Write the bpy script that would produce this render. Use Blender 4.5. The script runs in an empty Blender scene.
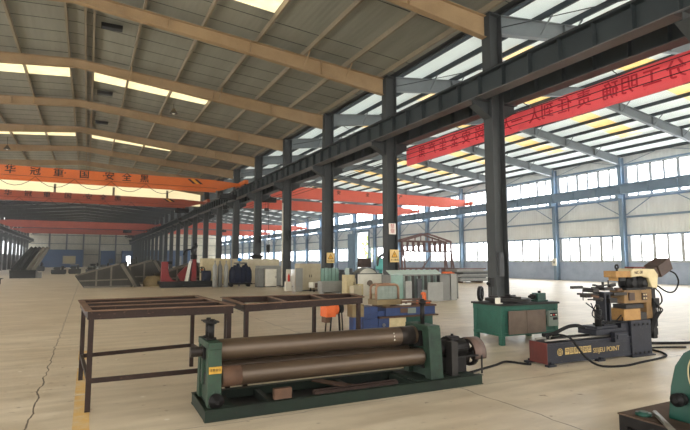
import bpy, bmesh, math, random
from mathutils import Vector, Matrix
random.seed(7)
SC = bpy.context.scene
C = SC.collection
PI = math.pi
V = Vector

# ------------------------------------------------------------------ materials
def lin(c):
    c = c / 255.0
    return c / 12.92 if c <= 0.04045 else ((c + 0.055) / 1.055) ** 2.4
def rgb(r, g, b): return (lin(r), lin(g), lin(b), 1.0)

def mat(name, col, rough=0.6, metal=0.0, col2=None, scale=3.0, amount=0.5, detail=6.0, bump=0.0, stretch=(1, 1, 1), speck=None):
    """Principled surface whose colour wanders between two paints/rust tones by noise."""
    m = bpy.data.materials.new(name); m.use_nodes = True
    nt = m.node_tree; N = nt.nodes; L = nt.links
    b = N['Principled BSDF']
    b.inputs['Roughness'].default_value = rough
    b.inputs['Metallic'].default_value = metal
    b.inputs['Specular IOR Level'].default_value = 0.5 if rough < 0.44 else 0.2
    if col2 is None:
        col2 = tuple(x * 0.78 for x in col[:3]) + (1,)
    tc = N.new('ShaderNodeTexCoord'); mp = N.new('ShaderNodeMapping')
    mp.inputs['Scale'].default_value = stretch
    L.new(tc.outputs['Object'], mp.inputs['Vector'])
    nz = N.new('ShaderNodeTexNoise'); nz.inputs['Scale'].default_value = scale
    nz.inputs['Detail'].default_value = detail; nz.inputs['Roughness'].default_value = 0.65
    L.new(mp.outputs['Vector'], nz.inputs['Vector'])
    rp = N.new('ShaderNodeValToRGB')
    rp.color_ramp.elements[0].position = 0.5 - 0.25 * (1.2 - amount); rp.color_ramp.elements[0].color = col
    rp.color_ramp.elements[1].position = 0.5 + 0.35 * (1.4 - amount); rp.color_ramp.elements[1].color = col2
    L.new(nz.outputs['Fac'], rp.inputs['Fac'])
    out = rp.outputs['Color']
    if speck is not None:
        n2 = N.new('ShaderNodeTexNoise'); n2.inputs['Scale'].default_value = scale * 9; n2.inputs['Detail'].default_value = 3
        L.new(mp.outputs['Vector'], n2.inputs['Vector'])
        r2 = N.new('ShaderNodeValToRGB'); r2.color_ramp.elements[0].position = 0.63; r2.color_ramp.elements[1].position = 0.7
        L.new(n2.outputs['Fac'], r2.inputs['Fac'])
        mx = N.new('ShaderNodeMix'); mx.data_type = 'RGBA'
        L.new(r2.outputs['Color'], mx.inputs[0]); L.new(out, mx.inputs[6]); mx.inputs[7].default_value = speck
        out = mx.outputs[2]
    L.new(out, b.inputs['Base Color'])
    if bump:
        bp = N.new('ShaderNodeBump'); bp.inputs['Strength'].default_value = bump; bp.inputs['Distance'].default_value = 0.02
        L.new(nz.outputs['Fac'], bp.inputs['Height']); L.new(bp.outputs['Normal'], b.inputs['Normal'])
    return m

def emit(name, col, strength, var=0.0, scale=0.4):
    m = bpy.data.materials.new(name); m.use_nodes = True
    nt = m.node_tree; N = nt.nodes; L = nt.links
    b = N['Principled BSDF']; b.inputs['Base Color'].default_value = tuple(0.6 * q for q in col[:3]) + (1,); b.inputs['Roughness'].default_value = 0.3
    b.inputs['Emission Color'].default_value = col; b.inputs['Emission Strength'].default_value = strength
    if var:
        tc = N.new('ShaderNodeTexCoord'); nz = N.new('ShaderNodeTexNoise'); nz.inputs['Scale'].default_value = scale
        nz.inputs['Detail'].default_value = 5
        L.new(tc.outputs['Object'], nz.inputs['Vector'])
        mr = N.new('ShaderNodeMapRange'); mr.inputs[1].default_value = 0.3; mr.inputs[2].default_value = 0.7
        mr.inputs[3].default_value = strength * (1 - var); mr.inputs[4].default_value = strength * (1 + var)
        L.new(nz.outputs['Fac'], mr.inputs[0]); L.new(mr.outputs[0], b.inputs['Emission Strength'])
    return m

def ribbed(name, col, col2, axis, pitch, rough=0.5, depth=0.5, noise=0.5, metal=0.0):
    """Profiled sheet: fine ribs across one axis as bump, streaky dirt along the other."""
    m = mat(name, col, rough, metal, col2, 0.6, noise, 5.0, 0.0, (0.25 if axis != 'x' else 2.2, 0.25 if axis != 'y' else 2.2, 1))
    nt = m.node_tree; N = nt.nodes; L = nt.links; b = N['Principled BSDF']
    tc = N.new('ShaderNodeTexCoord'); sp = N.new('ShaderNodeSeparateXYZ'); L.new(tc.outputs['Object'], sp.inputs[0])
    mu = N.new('ShaderNodeMath'); mu.operation = 'MULTIPLY'; mu.inputs[1].default_value = 2 * PI / pitch
    L.new(sp.outputs[axis.upper()], mu.inputs[0])
    si = N.new('ShaderNodeMath'); si.operation = 'SINE'; L.new(mu.outputs[0], si.inputs[0])
    bp = N.new('ShaderNodeBump'); bp.inputs['Strength'].default_value = depth; bp.inputs['Distance'].default_value = 0.03
    L.new(si.outputs[0], bp.inputs['Height']); L.new(bp.outputs['Normal'], b.inputs['Normal'])
    return m

M = {}
M['col'] = mat('column_paint', rgb(64, 67, 67), 0.5, 0.1, rgb(48, 51, 52), 1.2, 0.5, stretch=(1, 1, 0.3))
M['runway'] = mat('runway_paint', rgb(50, 57, 58), 0.5, 0.1, rgb(36, 42, 44), 0.8, 0.5)
M['runway_lip'] = mat('runway_lip', rgb(94, 90, 88), 0.55, 0.1, rgb(68, 66, 66), 0.8, 0.5)
M['rafter'] = mat('rafter_primer', rgb(154, 130, 97), 0.6, 0.0, rgb(124, 101, 73), 0.8, 0.5)
M['purlin'] = mat('purlin_galv', rgb(138, 127, 106), 0.55, 0.1, rgb(104, 95, 79), 0.6, 0.5)
M['purlin_dark'] = mat('purlin_dark', rgb(58, 66, 72), 0.55, 0.1, rgb(46, 52, 58), 0.6, 0.5)
M['rafter_blue'] = mat('rafter_blue', rgb(112, 118, 120), 0.5, 0.1, rgb(94, 101, 104), 0.8, 0.5)
M['sheet'] = ribbed('roof_sheet', rgb(138, 138, 126), rgb(110, 111, 102), 'x', 0.2, 0.5, 0.06)
M['sheet_far'] = ribbed('roof_sheet_far', rgb(150, 154, 152), rgb(124, 128, 128), 'x', 0.2, 0.5, 0.06)
M['far_steel'] = mat('far_roof_steel', rgb(70, 74, 78), 0.5, 0.1, rgb(54, 58, 62), 0.8, 0.5)
M['sheet_right'] = ribbed('roof_sheet_pale', rgb(238, 239, 234), rgb(222, 223, 218), 'x', 0.2, 0.5, 0.06)
M['gutter'] = mat('gutter_steel', rgb(52, 55, 56), 0.5, 0.2, rgb(40, 43, 45), 1.0, 0.5)
M['skylight'] = emit('skylight_sheet', (1.0, 0.83, 0.45, 1), 0.34, 0.25, 3.0)
M['skylight_y'] = emit('skylight_amber', (1.0, 0.68, 0.24, 1), 0.24, 0.3, 3.0)
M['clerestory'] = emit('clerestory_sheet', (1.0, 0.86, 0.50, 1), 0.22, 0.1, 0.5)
M['pane'] = emit('daylit_pane', (0.94, 0.97, 1.0, 1), 2.7, 0.12, 0.25)
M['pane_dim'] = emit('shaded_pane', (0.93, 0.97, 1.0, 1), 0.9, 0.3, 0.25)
M['clad'] = ribbed('wall_cladding', rgb(228, 232, 232), rgb(210, 214, 214), 'y', 0.25, 0.5, 0.3)
M['clad_end'] = ribbed('end_cladding', rgb(222, 214, 194), rgb(200, 192, 172), 'x', 0.3, 0.6, 0.3)
M['render'] = mat('wall_render', rgb(166, 178, 198), 0.8, 0.0, rgb(140, 154, 178), 1.5, 0.6, bump=0.3)
M['bluesteel'] = mat('blue_column', rgb(122, 144, 164), 0.75, 0.0, rgb(104, 126, 148), 0.8, 0.5)
M['frame'] = mat('window_frame', rgb(176, 180, 182), 0.5, 0.0, rgb(158, 162, 166), 2.0, 0.5)
M['navy'] = mat('blue_sheet', rgb(52, 84, 124), 0.5, 0.0, rgb(40, 68, 104), 0.4, 0.5)
M['orange'] = mat('crane_orange', rgb(216, 112, 46), 0.45, 0.0, rgb(194, 96, 40), 0.7, 0.5)
M['orange_red'] = mat('crane_red_orange', rgb(170, 84, 58), 0.45, 0.0, rgb(148, 70, 50), 0.7, 0.5)
M['red'] = mat('crane_red', rgb(196, 98, 84), 0.45, 0.0, rgb(176, 84, 74), 0.7, 0.5)
M['coral'] = mat('crane_coral', rgb(222, 108, 88), 0.45, 0.0, rgb(208, 96, 80), 0.7, 0.5)
M['black'] = mat('black_paint', rgb(20, 20, 21), 0.55, 0.1, rgb(29, 28, 27), 4.0, 0.5)
M['yellow'] = mat('hazard_yellow', rgb(230, 170, 50), 0.5, 0.0, rgb(204, 146, 40), 3.0, 0.5)
M['oldyellow'] = mat('dirty_yellow', rgb(186, 146, 58), 0.6, 0.0, rgb(140, 106, 46), 14.0, 0.5)
M['rubber'] = mat('cable_rubber', rgb(18, 18, 19), 0.8, 0.0, rgb(28, 27, 27), 4.0, 0.5)
M['roller'] = mat('roller_steel', rgb(82, 67, 52), 0.40, 0.35, rgb(52, 42, 34), 1.2, 0.6, bump=0.05, stretch=(0.5, 2, 2))
M['roller_dark'] = mat('roller_dark', rgb(48, 42, 38), 0.45, 0.4, rgb(36, 32, 30), 5.0, 0.5)
M['green'] = mat('machine_green', rgb(50, 70, 55), 0.5, 0.1, rgb(29, 41, 34), 3.5, 0.55, speck=rgb(54, 48, 40))
M['greendirty'] = mat('dirty_machine_green', rgb(44, 66, 52), 0.55, 0.05, rgb(24, 33, 28), 3.0, 0.7, speck=rgb(40, 36, 30))
M['green_dark'] = mat('machine_green_dark', rgb(30, 42, 33), 0.55, 0.1, rgb(19, 24, 21), 3.0, 0.6, speck=rgb(46, 40, 33))
M['grease'] = mat('greasy_steel', rgb(28, 26, 25), 0.5, 0.2, rgb(17, 16, 16), 5.0, 0.6)
M['darksteel'] = mat('dark_steel', rgb(46, 44, 42), 0.5, 0.2, rgb(31, 29, 28), 4.0, 0.6)
M['steel'] = mat('bare_steel', rgb(150, 146, 138), 0.35, 0.7, rgb(116, 110, 102), 5.0, 0.5)
M['brownsteel'] = mat('brown_primer_steel', rgb(46, 32, 26), 0.6, 0.05, rgb(28, 20, 17), 4.0, 0.6, speck=rgb(74, 54, 42))
M['dustybrown'] = mat('dusty_brown_steel', rgb(112, 88, 70), 0.7, 0.0, rgb(82, 62, 50), 4.0, 0.6)
M['rust'] = mat('rusty_steel', rgb(96, 72, 56), 0.7, 0.1, rgb(66, 50, 42), 5.0, 0.6)
M['rustdark'] = mat('oily_rust', rgb(82, 66, 54), 0.7, 0.0, rgb(48, 40, 35), 4.0, 0.6)
M['guard'] = mat('guard_steel', rgb(110, 92, 84), 0.5, 0.3, rgb(84, 70, 64), 5.0, 0.6)
M['teal'] = mat('workbench_green', rgb(48, 94, 80), 0.45, 0.05, rgb(34, 70, 60), 2.5, 0.5, speck=rgb(48, 66, 58))
M['teal_dark'] = mat('deep_green', rgb(18, 68, 56), 0.4, 0.05, rgb(14, 52, 44), 2.5, 0.5)
M['coverplate'] = mat('cover_plate', rgb(118, 104, 92), 0.5, 0.2, rgb(92, 80, 72), 3.0, 0.6)
M['ctrlgrey'] = mat('control_grey', rgb(128, 138, 128), 0.5, 0.1, rgb(106, 116, 108), 3.0, 0.5)
M['bed'] = mat('bender_navy', rgb(40, 42, 50), 0.5, 0.1, rgb(28, 29, 34), 3.0, 0.5, speck=rgb(70, 66, 62))
M['maroon'] = mat('maroon_plate', rgb(96, 44, 38), 0.5, 0.1, rgb(72, 36, 32), 4.0, 0.5)
M['ochre'] = mat('machine_ochre', rgb(164, 126, 74), 0.5, 0.05, rgb(122, 92, 54), 4.0, 0.5, speck=rgb(110, 84, 50))
M['headbrown'] = mat('bender_head_brown', rgb(132, 104, 66), 0.55, 0.0, rgb(88, 68, 46), 5.0, 0.6, speck=rgb(46, 40, 34))
M['cream'] = mat('machine_cream', rgb(200, 186, 146), 0.5, 0.0, rgb(164, 148, 112), 4.0, 0.5)
M['gold'] = mat('gold_lettering', rgb(196, 170, 112), 0.5, 0.1, rgb(160, 136, 88), 8.0, 0.5)
M['motorbrown'] = mat('motor_brown', rgb(74, 60, 54), 0.55, 0.2, rgb(54, 45, 41), 5.0, 0.5)
M['bluemach'] = mat('machine_blue', rgb(56, 72, 112), 0.5, 0.05, rgb(38, 49, 78), 3.0, 0.5, speck=rgb(50, 52, 64))
M['beige'] = mat('cabinet_beige', rgb(190, 180, 154), 0.5, 0.0, rgb(164, 152, 126), 2.0, 0.5)
M['khaki'] = mat('khaki_paint', rgb(128, 112, 80), 0.55, 0.05, rgb(98, 84, 60), 3.0, 0.5)
M['pink'] = mat('pinkish_tan', rgb(148, 116, 92), 0.55, 0.0, rgb(116, 88, 70), 3.0, 0.5)
M['mesh'] = mat('wire_glass', rgb(132, 142, 132), 0.3, 0.1, rgb(110, 120, 112), 6.0, 0.5)
M['white'] = mat('off_white', rgb(222, 218, 204), 0.5, 0.0, rgb(196, 192, 178), 3.0, 0.5)
M['greyp'] = mat('grey_panel', rgb(150, 150, 144), 0.5, 0.1, rgb(126, 126, 122), 2.0, 0.5)
M['midgrey'] = mat('mid_grey', rgb(122, 122, 118), 0.5, 0.1, rgb(102, 102, 98), 2.0, 0.5)
M['darkgrey'] = mat('dark_grey', rgb(70, 72, 74), 0.5, 0.1, rgb(52, 54, 56), 2.0, 0.5)
M['glassgreen'] = mat('green_glass_sheet', rgb(120, 152, 140), 0.15, 0.0, rgb(96, 128, 118), 2.0, 0.5)
M['palegreen'] = mat('pale_green_sheet', rgb(172, 190, 182), 0.25, 0.0, rgb(150, 168, 162), 2.0, 0.5)
M['tealpipe'] = mat('teal_hood', rgb(96, 176, 170), 0.4, 0.0, rgb(72, 150, 146), 3.0, 0.5)
M['redmach'] = mat('machine_red', rgb(128, 44, 44), 0.5, 0.0, rgb(100, 36, 36), 2.0, 0.5)
M['skip'] = mat('skip_steel', rgb(56, 54, 47), 0.5, 0.1, rgb(40, 39, 34), 1.2, 0.6)
M['skip_edge'] = mat('skip_edge', rgb(112, 106, 94), 0.5, 0.1, rgb(84, 80, 71), 1.2, 0.6)
M['skip_dark'] = mat('skip_dark', rgb(34, 36, 35), 0.55, 0.1, rgb(24, 26, 25), 1.2, 0.6)
M['tarp'] = mat('dark_blue_tarp', rgb(28, 36, 58), 0.7, 0.0, rgb(20, 26, 42), 2.0, 0.5)
M['banner'] = mat('red_banner', rgb(244, 128, 134), 0.7, 0.0, rgb(236, 118, 124), 0.6, 0.5)
def translucent(m, col, f):
    b = m.node_tree; t = b.nodes.new('ShaderNodeBsdfTranslucent'); t.inputs['Color'].default_value = col
    x = b.nodes.new('ShaderNodeMixShader'); x.inputs[0].default_value = f
    b.links.new(b.nodes['Principled BSDF'].outputs[0], x.inputs[1]); b.links.new(t.outputs[0], x.inputs[2]); b.links.new(x.outputs[0], b.nodes['Material Output'].inputs['Surface'])
translucent(M['banner'], rgb(246, 128, 134), 0.55)          # thin cloth
translucent(M['sheet_right'], rgb(228, 238, 240), 0.36)     # light-passing roof sheets
M['bannerink'] = mat('banner_ink', rgb(190, 52, 66), 0.7, 0.0, rgb(176, 44, 58), 0.6, 0.5)
M['signyellow'] = mat('sign_cream', rgb(226, 196, 132), 0.5, 0.0, rgb(206, 176, 116), 3.0, 0.5)
M['signwhite'] = mat('sign_white', rgb(232, 226, 216), 0.5, 0.0, rgb(214, 206, 196), 3.0, 0.5)
M['signred'] = mat('sign_red', rgb(176, 52, 44), 0.5, 0.0, rgb(156, 44, 38), 3.0, 0.5)
M['lampcone'] = mat('lamp_cone', rgb(60, 54, 46), 0.45, 0.2, rgb(48, 43, 37), 3.0, 0.5)
M['truss'] = mat('truss_oxide', rgb(104, 78, 76), 0.55, 0.05, rgb(82, 62, 62), 2.0, 0.5)
M['leaf'] = mat('tree_leaf', rgb(176, 190, 84), 0.6, 0.0, rgb(120, 150, 60), 1.5, 0.5)
M['bark'] = mat('tree_bark', rgb(96, 78, 58), 0.8, 0.0, rgb(72, 58, 44), 3.0, 0.5)
M['grass'] = mat('outside_ground', rgb(150, 160, 110), 0.9, 0.0, rgb(120, 136, 86), 0.5, 0.5)
M['stripe'] = mat('worn_floor_yellow', rgb(202, 164, 98), 0.6, 0.0, rgb(196, 178, 146), 5.0, 0.9)
M['ledred'] = mat('bright_red', rgb(206, 60, 40), 0.5, 0.0, rgb(176, 48, 34), 3.0, 0.5)
M['bin_orange'] = mat('tool_orange', rgb(214, 104, 52), 0.5, 0.0, rgb(180, 84, 42), 4.0, 0.5)
M['straw'] = mat('belt_straw', rgb(190, 176, 140), 0.6, 0.0, rgb(160, 146, 112), 6.0, 0.5)

def floor_material():
    m = bpy.data.materials.new('worn_concrete'); m.use_nodes = True
    nt = m.node_tree; N = nt.nodes; L = nt.links; b = N['Principled BSDF']
    tc = N.new('ShaderNodeTexCoord')
    n1 = N.new('ShaderNodeTexNoise'); n1.inputs['Scale'].default_value = 0.55; n1.inputs['Detail'].default_value = 9; n1.inputs['Roughness'].default_value = 0.7
    L.new(tc.outputs['Object'], n1.inputs['Vector'])
    r1 = N.new('ShaderNodeValToRGB'); e = r1.color_ramp.elements
    e[0].position = 0.3; e[0].color = rgb(184, 169, 144); e[1].position = 0.72; e[1].color = rgb(212, 200, 178)
    L.new(n1.outputs['Fac'], r1.inputs['Fac'])
    # trowel streaks
    mp = N.new('ShaderNodeMapping'); mp.inputs['Scale'].default_value = (0.5, 3.0, 1); mp.inputs['Rotation'].default_value = (0, 0, 0.25)
    L.new(tc.outputs['Object'], mp.inputs['Vector'])
    n2 = N.new('ShaderNodeTexNoise'); n2.inputs['Scale'].default_value = 1.4; n2.inputs['Detail'].default_value = 8
    L.new(mp.outputs['Vector'], n2.inputs['Vector'])
    r2 = N.new('ShaderNodeValToRGB'); e = r2.color_ramp.elements
    e[0].position = 0.35; e[0].color = (0.66, 0.63, 0.58, 1); e[1].position = 0.65; e[1].color = (1, 1, 1, 1)
    L.new(n2.outputs['Fac'], r2.inputs['Fac'])
    mx = N.new('ShaderNodeMix'); mx.data_type = 'RGBA'; mx.blend_type = 'MULTIPLY'; mx.inputs[0].default_value = 0.7
    L.new(r1.outputs['Color'], mx.inputs[6]); L.new(r2.outputs['Color'], mx.inputs[7])
    # dark stains / scuffs
    n3 = N.new('ShaderNodeTexNoise'); n3.inputs['Scale'].default_value = 7; n3.inputs['Detail'].default_value = 4
    L.new(tc.outputs['Object'], n3.inputs['Vector'])
    r3 = N.new('ShaderNodeValToRGB'); e = r3.color_ramp.elements
    e[0].position = 0.66; e[0].color = (0, 0, 0, 1); e[1].position = 0.74; e[1].color = (0.85, 0.85, 0.85, 1)
    L.new(n3.outputs['Fac'], r3.inputs['Fac'])
    m3 = N.new('ShaderNodeMix'); m3.data_type = 'RGBA'
    L.new(r3.outputs['Color'], m3.inputs[0]); L.new(mx.outputs[2], m3.inputs[6]); m3.inputs[7].default_value = rgb(104, 88, 68)
    # pale chips
    n4 = N.new('ShaderNodeTexVoronoi'); n4.inputs['Scale'].default_value = 1.7; n4.feature = 'F1'
    L.new(tc.outputs['Object'], n4.inputs['Vector'])
    r4 = N.new('ShaderNodeValToRGB'); e = r4.color_ramp.elements
    e[0].position = 0.03; e[0].color = (1, 1, 1, 1); e[1].position = 0.06; e[1].color = (0, 0, 0, 1)
    L.new(n4.outputs['Distance'], r4.inputs['Fac'])
    m4 = N.new('ShaderNodeMix'); m4.data_type = 'RGBA'
    L.new(r4.outputs['Color'], m4.inputs[0]); L.new(m3.outputs[2], m4.inputs[6]); m4.inputs[7].default_value = rgb(214, 206, 190)
    # slab joints: wobbling dark lines every 6 m both ways
    sp = N.new('ShaderNodeSeparateXYZ'); L.new(tc.outputs['Object'], sp.inputs[0])
    wb = N.new('ShaderNodeTexNoise'); wb.inputs['Scale'].default_value = 2.5; wb.inputs['Detail'].default_value = 4
    L.new(tc.outputs['Object'], wb.inputs['Vector'])
    prev = None
    for ax, off, period, half in (('X', 2.735 - 600 + 4.72 * 130, 4.72, 0.008), ('Y', 3.85, 6.0, 0.004)):
        a = N.new('ShaderNodeMath'); a.operation = 'ADD'; a.inputs[1].default_value = off + 600
        L.new(sp.outputs[ax], a.inputs[0])
        w = N.new('ShaderNodeMath'); w.operation = 'MULTIPLY_ADD'; w.inputs[1].default_value = 0.15
        L.new(wb.outputs['Fac'], w.inputs[0]); L.new(a.outputs[0], w.inputs[2])
        d = N.new('ShaderNodeMath'); d.operation = 'DIVIDE'; d.inputs[1].default_value = period; L.new(w.outputs[0], d.inputs[0])
        f = N.new('ShaderNodeMath'); f.operation = 'FRACT'; L.new(d.outputs[0], f.inputs[0])
        c = N.new('ShaderNodeMath'); c.operation = 'COMPARE'; c.inputs[1].default_value = 0.5; c.inputs[2].default_value = half / period
        L.new(f.outputs[0], c.inputs[0])
        if prev is None: prev = c
        else:
            mxx = N.new('ShaderNodeMath'); mxx.operation = 'MAXIMUM'; L.new(prev.outputs[0], mxx.inputs[0]); L.new(c.outputs[0], mxx.inputs[1]); prev = mxx
    mu = N.new('ShaderNodeMath'); mu.operation = 'MULTIPLY'; mu.inputs[1].default_value = 0.9; L.new(prev.outputs[0], mu.inputs[0])
    m5 = N.new('ShaderNodeMix'); m5.data_type = 'RGBA'
    L.new(mu.outputs[0], m5.inputs[0]); L.new(m4.outputs[2], m5.inputs[6]); m5.inputs[7].default_value = rgb(58, 48, 40)
    L.new(m5.outputs[2], b.inputs['Base Color'])
    rr = N.new('ShaderNodeMapRange'); rr.inputs[3].default_value = 0.30; rr.inputs[4].default_value = 0.52
    L.new(n2.outputs['Fac'], rr.inputs[0]); L.new(rr.outputs[0], b.inputs['Roughness'])
    bp = N.new('ShaderNodeBump'); bp.inputs['Strength'].default_value = 0.15; bp.inputs['Distance'].default_value = 0.01
    L.new(n2.outputs['Fac'], bp.inputs['Height']); L.new(bp.outputs['Normal'], b.inputs['Normal'])
    return m
M['floor'] = floor_material()

# ------------------------------------------------------------------ mesh helpers
class MB:
    def __init__(s): s.bm = bmesh.new()
    def face(s, vs, smooth=False):
        try:
            f = s.bm.faces.new(vs); f.smooth = smooth; return f
        except ValueError: return None
    def v(s, p): return s.bm.verts.new(p)
    def hexa(s, P):
        v = [s.v(p) for p in P]
        for q in ((0, 3, 2, 1), (4, 5, 6, 7), (0, 1, 5, 4), (1, 2, 6, 5), (2, 3, 7, 6), (3, 0, 4, 7)): s.face([v[i] for i in q])
        return s
    def box(s, x0, x1, y0, y1, z0, z1):
        return s.hexa([(x0, y0, z0), (x1, y0, z0), (x1, y1, z0), (x0, y1, z0), (x0, y0, z1), (x1, y0, z1), (x1, y1, z1), (x0, y1, z1)])
    def rbox(s, c, size, rot):
        """Box by centre, size and Euler rotation (radians)."""
        from mathutils import Euler
        R = Euler(rot).to_matrix(); h = [x / 2 for x in size]; c = V(c)
        return s.hexa([c + R @ V((a * h[0], b * h[1], d * h[2])) for d in (-1, 1) for a, b in ((-1, -1), (1, -1), (1, 1), (-1, 1))])
    def frame(s, p0, p1, up=(0, 0, 1)):
        d = (V(p1) - V(p0)).normalized(); u = V(up)
        if abs(d.dot(u)) > 0.98: u = V((0, 1, 0)) if abs(d.y) < 0.9 else V((1, 0, 0))
        r = d.cross(u).normalized(); return d, r, r.cross(d).normalized()
    def bar(s, p0, p1, w, h, up=(0, 0, 1)):
        d, r, u = s.frame(p0, p1, up); a, b = V(p0), V(p1)
        P = [q + r * (i * w / 2) + u * (j * h / 2) for q in (a, b) for i, j in ((-1, -1), (1, -1), (1, 1), (-1, 1))]
        return s.hexa(P)
    def prism(s, pts, axis, a0, a1):
        """Extrude a 2-D outline (ccw or cw) along axis x, y or z between a0 and a1."""
        def at(p, a): return {'x': (a, p[0], p[1]), 'y': (p[0], a, p[1]), 'z': (p[0], p[1], a)}[axis]
        A = [s.v(at(p, a0)) for p in pts]; B = [s.v(at(p, a1)) for p in pts]; n = len(pts)
        s.face(A[::-1]); s.face(B)
        for i in range(n): s.face([A[i], A[(i + 1) % n], B[(i + 1) % n], B[i]])
        return s
    def lathe(s, p0, d, prof, seg=20, caps=True, smooth=True):
        """Revolve (distance, radius) pairs about the axis from p0 along d."""
        d, r, u = s.frame(p0, V(p0) + V(d)); p0 = V(p0); rings = []
        for t, rad in prof:
            rings.append([s.v(p0 + d * t + (r * math.cos(2 * PI * k / seg) + u * math.sin(2 * PI * k / seg)) * rad) for k in range(seg)])
        for A, B in zip(rings, rings[1:]):
            for k in range(seg): s.face([A[k], A[(k + 1) % seg], B[(k + 1) % seg], B[k]], smooth)
        if caps: s.face(rings[0][::-1]); s.face(rings[-1])
        return s
    def cyl(s, p0, p1, r0, r1=None, seg=16):
        L = (V(p1) - V(p0)).length
        return s.lathe(p0, V(p1) - V(p0), [(0, r0), (L, r0 if r1 is None else r1)], seg)
    def ring(s, c, axis, r_in, r_out, w, seg=24, a0=0.0, a1=2 * PI):
        """Flat-sided ring or arc band about axis through c."""
        d, r, u = s.frame(c, V(c) + V(axis)); c = V(c); full = abs(a1 - a0 - 2 * PI) < 1e-6
        n = seg if full else seg + 1; rows = []
        for k in range(n):
            a = a0 + (a1 - a0) * k / seg; e = r * math.cos(a) + u * math.sin(a)
            rows.append([s.v(c + e * q + d * t) for q, t in ((r_in, -w / 2), (r_out, -w / 2), (r_out, w / 2), (r_in, w / 2))])
        for k in range(seg):
            A, B = rows[k], rows[(k + 1) % n]
            for i in range(4): s.face([A[i], A[(i + 1) % 4], B[(i + 1) % 4], B[i]], i in (1, 3))
        if not full: s.face(rows[0][::-1]); s.face(rows[-1])
        return s
    def tube(s, pts, r, seg=8, smooth_path=0):
        P = [V(p) for p in pts]
        if smooth_path:
            Q = []
            for i in range(len(P) - 1):
                a, b, c, d = P[max(i - 1, 0)], P[i], P[i + 1], P[min(i + 2, len(P) - 1)]
                for k in range(smooth_path):
                    t = k / smooth_path
                    Q.append(0.5 * ((2 * b) + (c - a) * t + (2 * a - 5 * b + 4 * c - d) * t * t + (3 * b - a - 3 * c + d) * t ** 3))
            P = Q + [P[-1]]
        rings = []; ref = None
        for i, p in enumerate(P):
            d = (P[min(i + 1, len(P) - 1)] - P[max(i - 1, 0)]).normalized()
            if ref is None:
                ref = d.cross(V((0, 0, 1)))
                if ref.length < 0.1: ref = d.cross(V((0, 1, 0)))
            ref = (ref - d * ref.dot(d)).normalized(); u = d.cross(ref)
            rings.append([s.v(p + (ref * math.cos(2 * PI * k / seg) + u * math.sin(2 * PI * k / seg)) * r) for k in range(seg)])
        for A, B in zip(rings, rings[1:]):
            for k in range(seg): s.face([A[k], A[(k + 1) % seg], B[(k + 1) % seg], B[k]], True)
        s.face(rings[0][::-1]); s.face(rings[-1])
        return s
    def ibeam(s, p0, p1, w, h, tf=0.02, tw=0.012, up=(0, 0, 1)):
        d, r, u = s.frame(p0, p1, up); a, b = V(p0), V(p1)
        s.bar(a + u * (h / 2 - tf / 2), b + u * (h / 2 - tf / 2), w, tf, up)
        s.bar(a - u * (h / 2 - tf / 2), b - u * (h / 2 - tf / 2), w, tf, up)
        return s.bar(a, b, tw, h - 2 * tf, up)
    def build(s, name, m, parent=None, bevel=0.0):
        bmesh.ops.recalc_face_normals(s.bm, faces=s.bm.faces)
        me = bpy.data.meshes.new(name); s.bm.to_mesh(me); s.bm.free()
        for k in (m if isinstance(m, (list, tuple)) else [m]): me.materials.append(k)
        o = bpy.data.objects.new(name, me); C.objects.link(o)
        if parent is not None: o.parent = parent
        if bevel:
            bv = o.modifiers.new('edge', 'BEVEL'); bv.width = bevel; bv.segments = 2; bv.limit_method = 'ANGLE'
        return o

def tag(o, label, cat, group=None, kind=None):
    o['label'] = label; o['category'] = cat
    if group: o['group'] = group
    if kind: o['kind'] = kind
    return o
def thing(name, label, cat, loc=(0, 0, 0), rz=0.0, group=None, kind=None):
    o = bpy.data.objects.new(name, None); C.objects.link(o); o.empty_display_size = 0.2
    o.location = loc; o.rotation_euler = (0, 0, rz)
    return tag(o, label, cat, group, kind)
def copy_tree(o, parent=None, kids=None):
    if kids is None:
        kids = {}
        for q in bpy.data.objects:
            if q.parent: kids.setdefault(q.parent.name, []).append(q)
    c = o.copy(); C.objects.link(c)
    if parent is not None: c.parent = parent
    for k in kids.get(o.name, []): copy_tree(k, c, kids)
    return c
def dup(o, loc, label, group=None, rz=None):
    c = copy_tree(o); c.location = loc; c['label'] = label
    if group: c['group'] = group
    if rz is not None: c.rotation_euler = (0, 0, rz)
    return c
def lettering(name, items, m, parent, depth=0.004, bold=0.0):
    """items: (text, matrix, size) -> one flat mesh of characters (local to parent)."""
    bm = bmesh.new()
    for text, mw, size in items:
        cu = bpy.data.curves.new('tmp_text', 'FONT'); cu.body = text; cu.size = size; cu.align_x = 'CENTER'; cu.align_y = 'CENTER'; cu.extrude = depth
        ob = bpy.data.objects.new('tmp_text', cu); C.objects.link(ob); bpy.context.view_layer.update()
        me = bpy.data.meshes.new_from_object(ob.evaluated_get(bpy.context.evaluated_depsgraph_get()))
        me.transform(mw); bm.from_mesh(me)
        if bold:                                                # heavier strokes: the same glyph again, a hair to the side and up
            me.transform(Matrix.Translation(mw.to_3x3() @ V((bold * size, bold * size * .6, .0004)))); bm.from_mesh(me)
        bpy.data.objects.remove(ob); bpy.data.curves.remove(cu); bpy.data.meshes.remove(me)
    bmesh.ops.recalc_face_normals(bm, faces=bm.faces)
    me = bpy.data.meshes.new(name); bm.to_mesh(me); bm.free(); me.materials.append(m)
    o = bpy.data.objects.new(name, me); C.objects.link(o); o.parent = parent
    return o
def axes(origin, xa, ya):
    """Matrix that puts text x along xa and text y along ya at origin."""
    xa, ya = V(xa).normalized(), V(ya).normalized(); za = xa.cross(ya)
    return Matrix(((xa.x, ya.x, za.x, origin[0]), (xa.y, ya.y, za.y, origin[1]), (xa.z, ya.z, za.z, origin[2]), (0, 0, 0, 1)))
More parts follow.
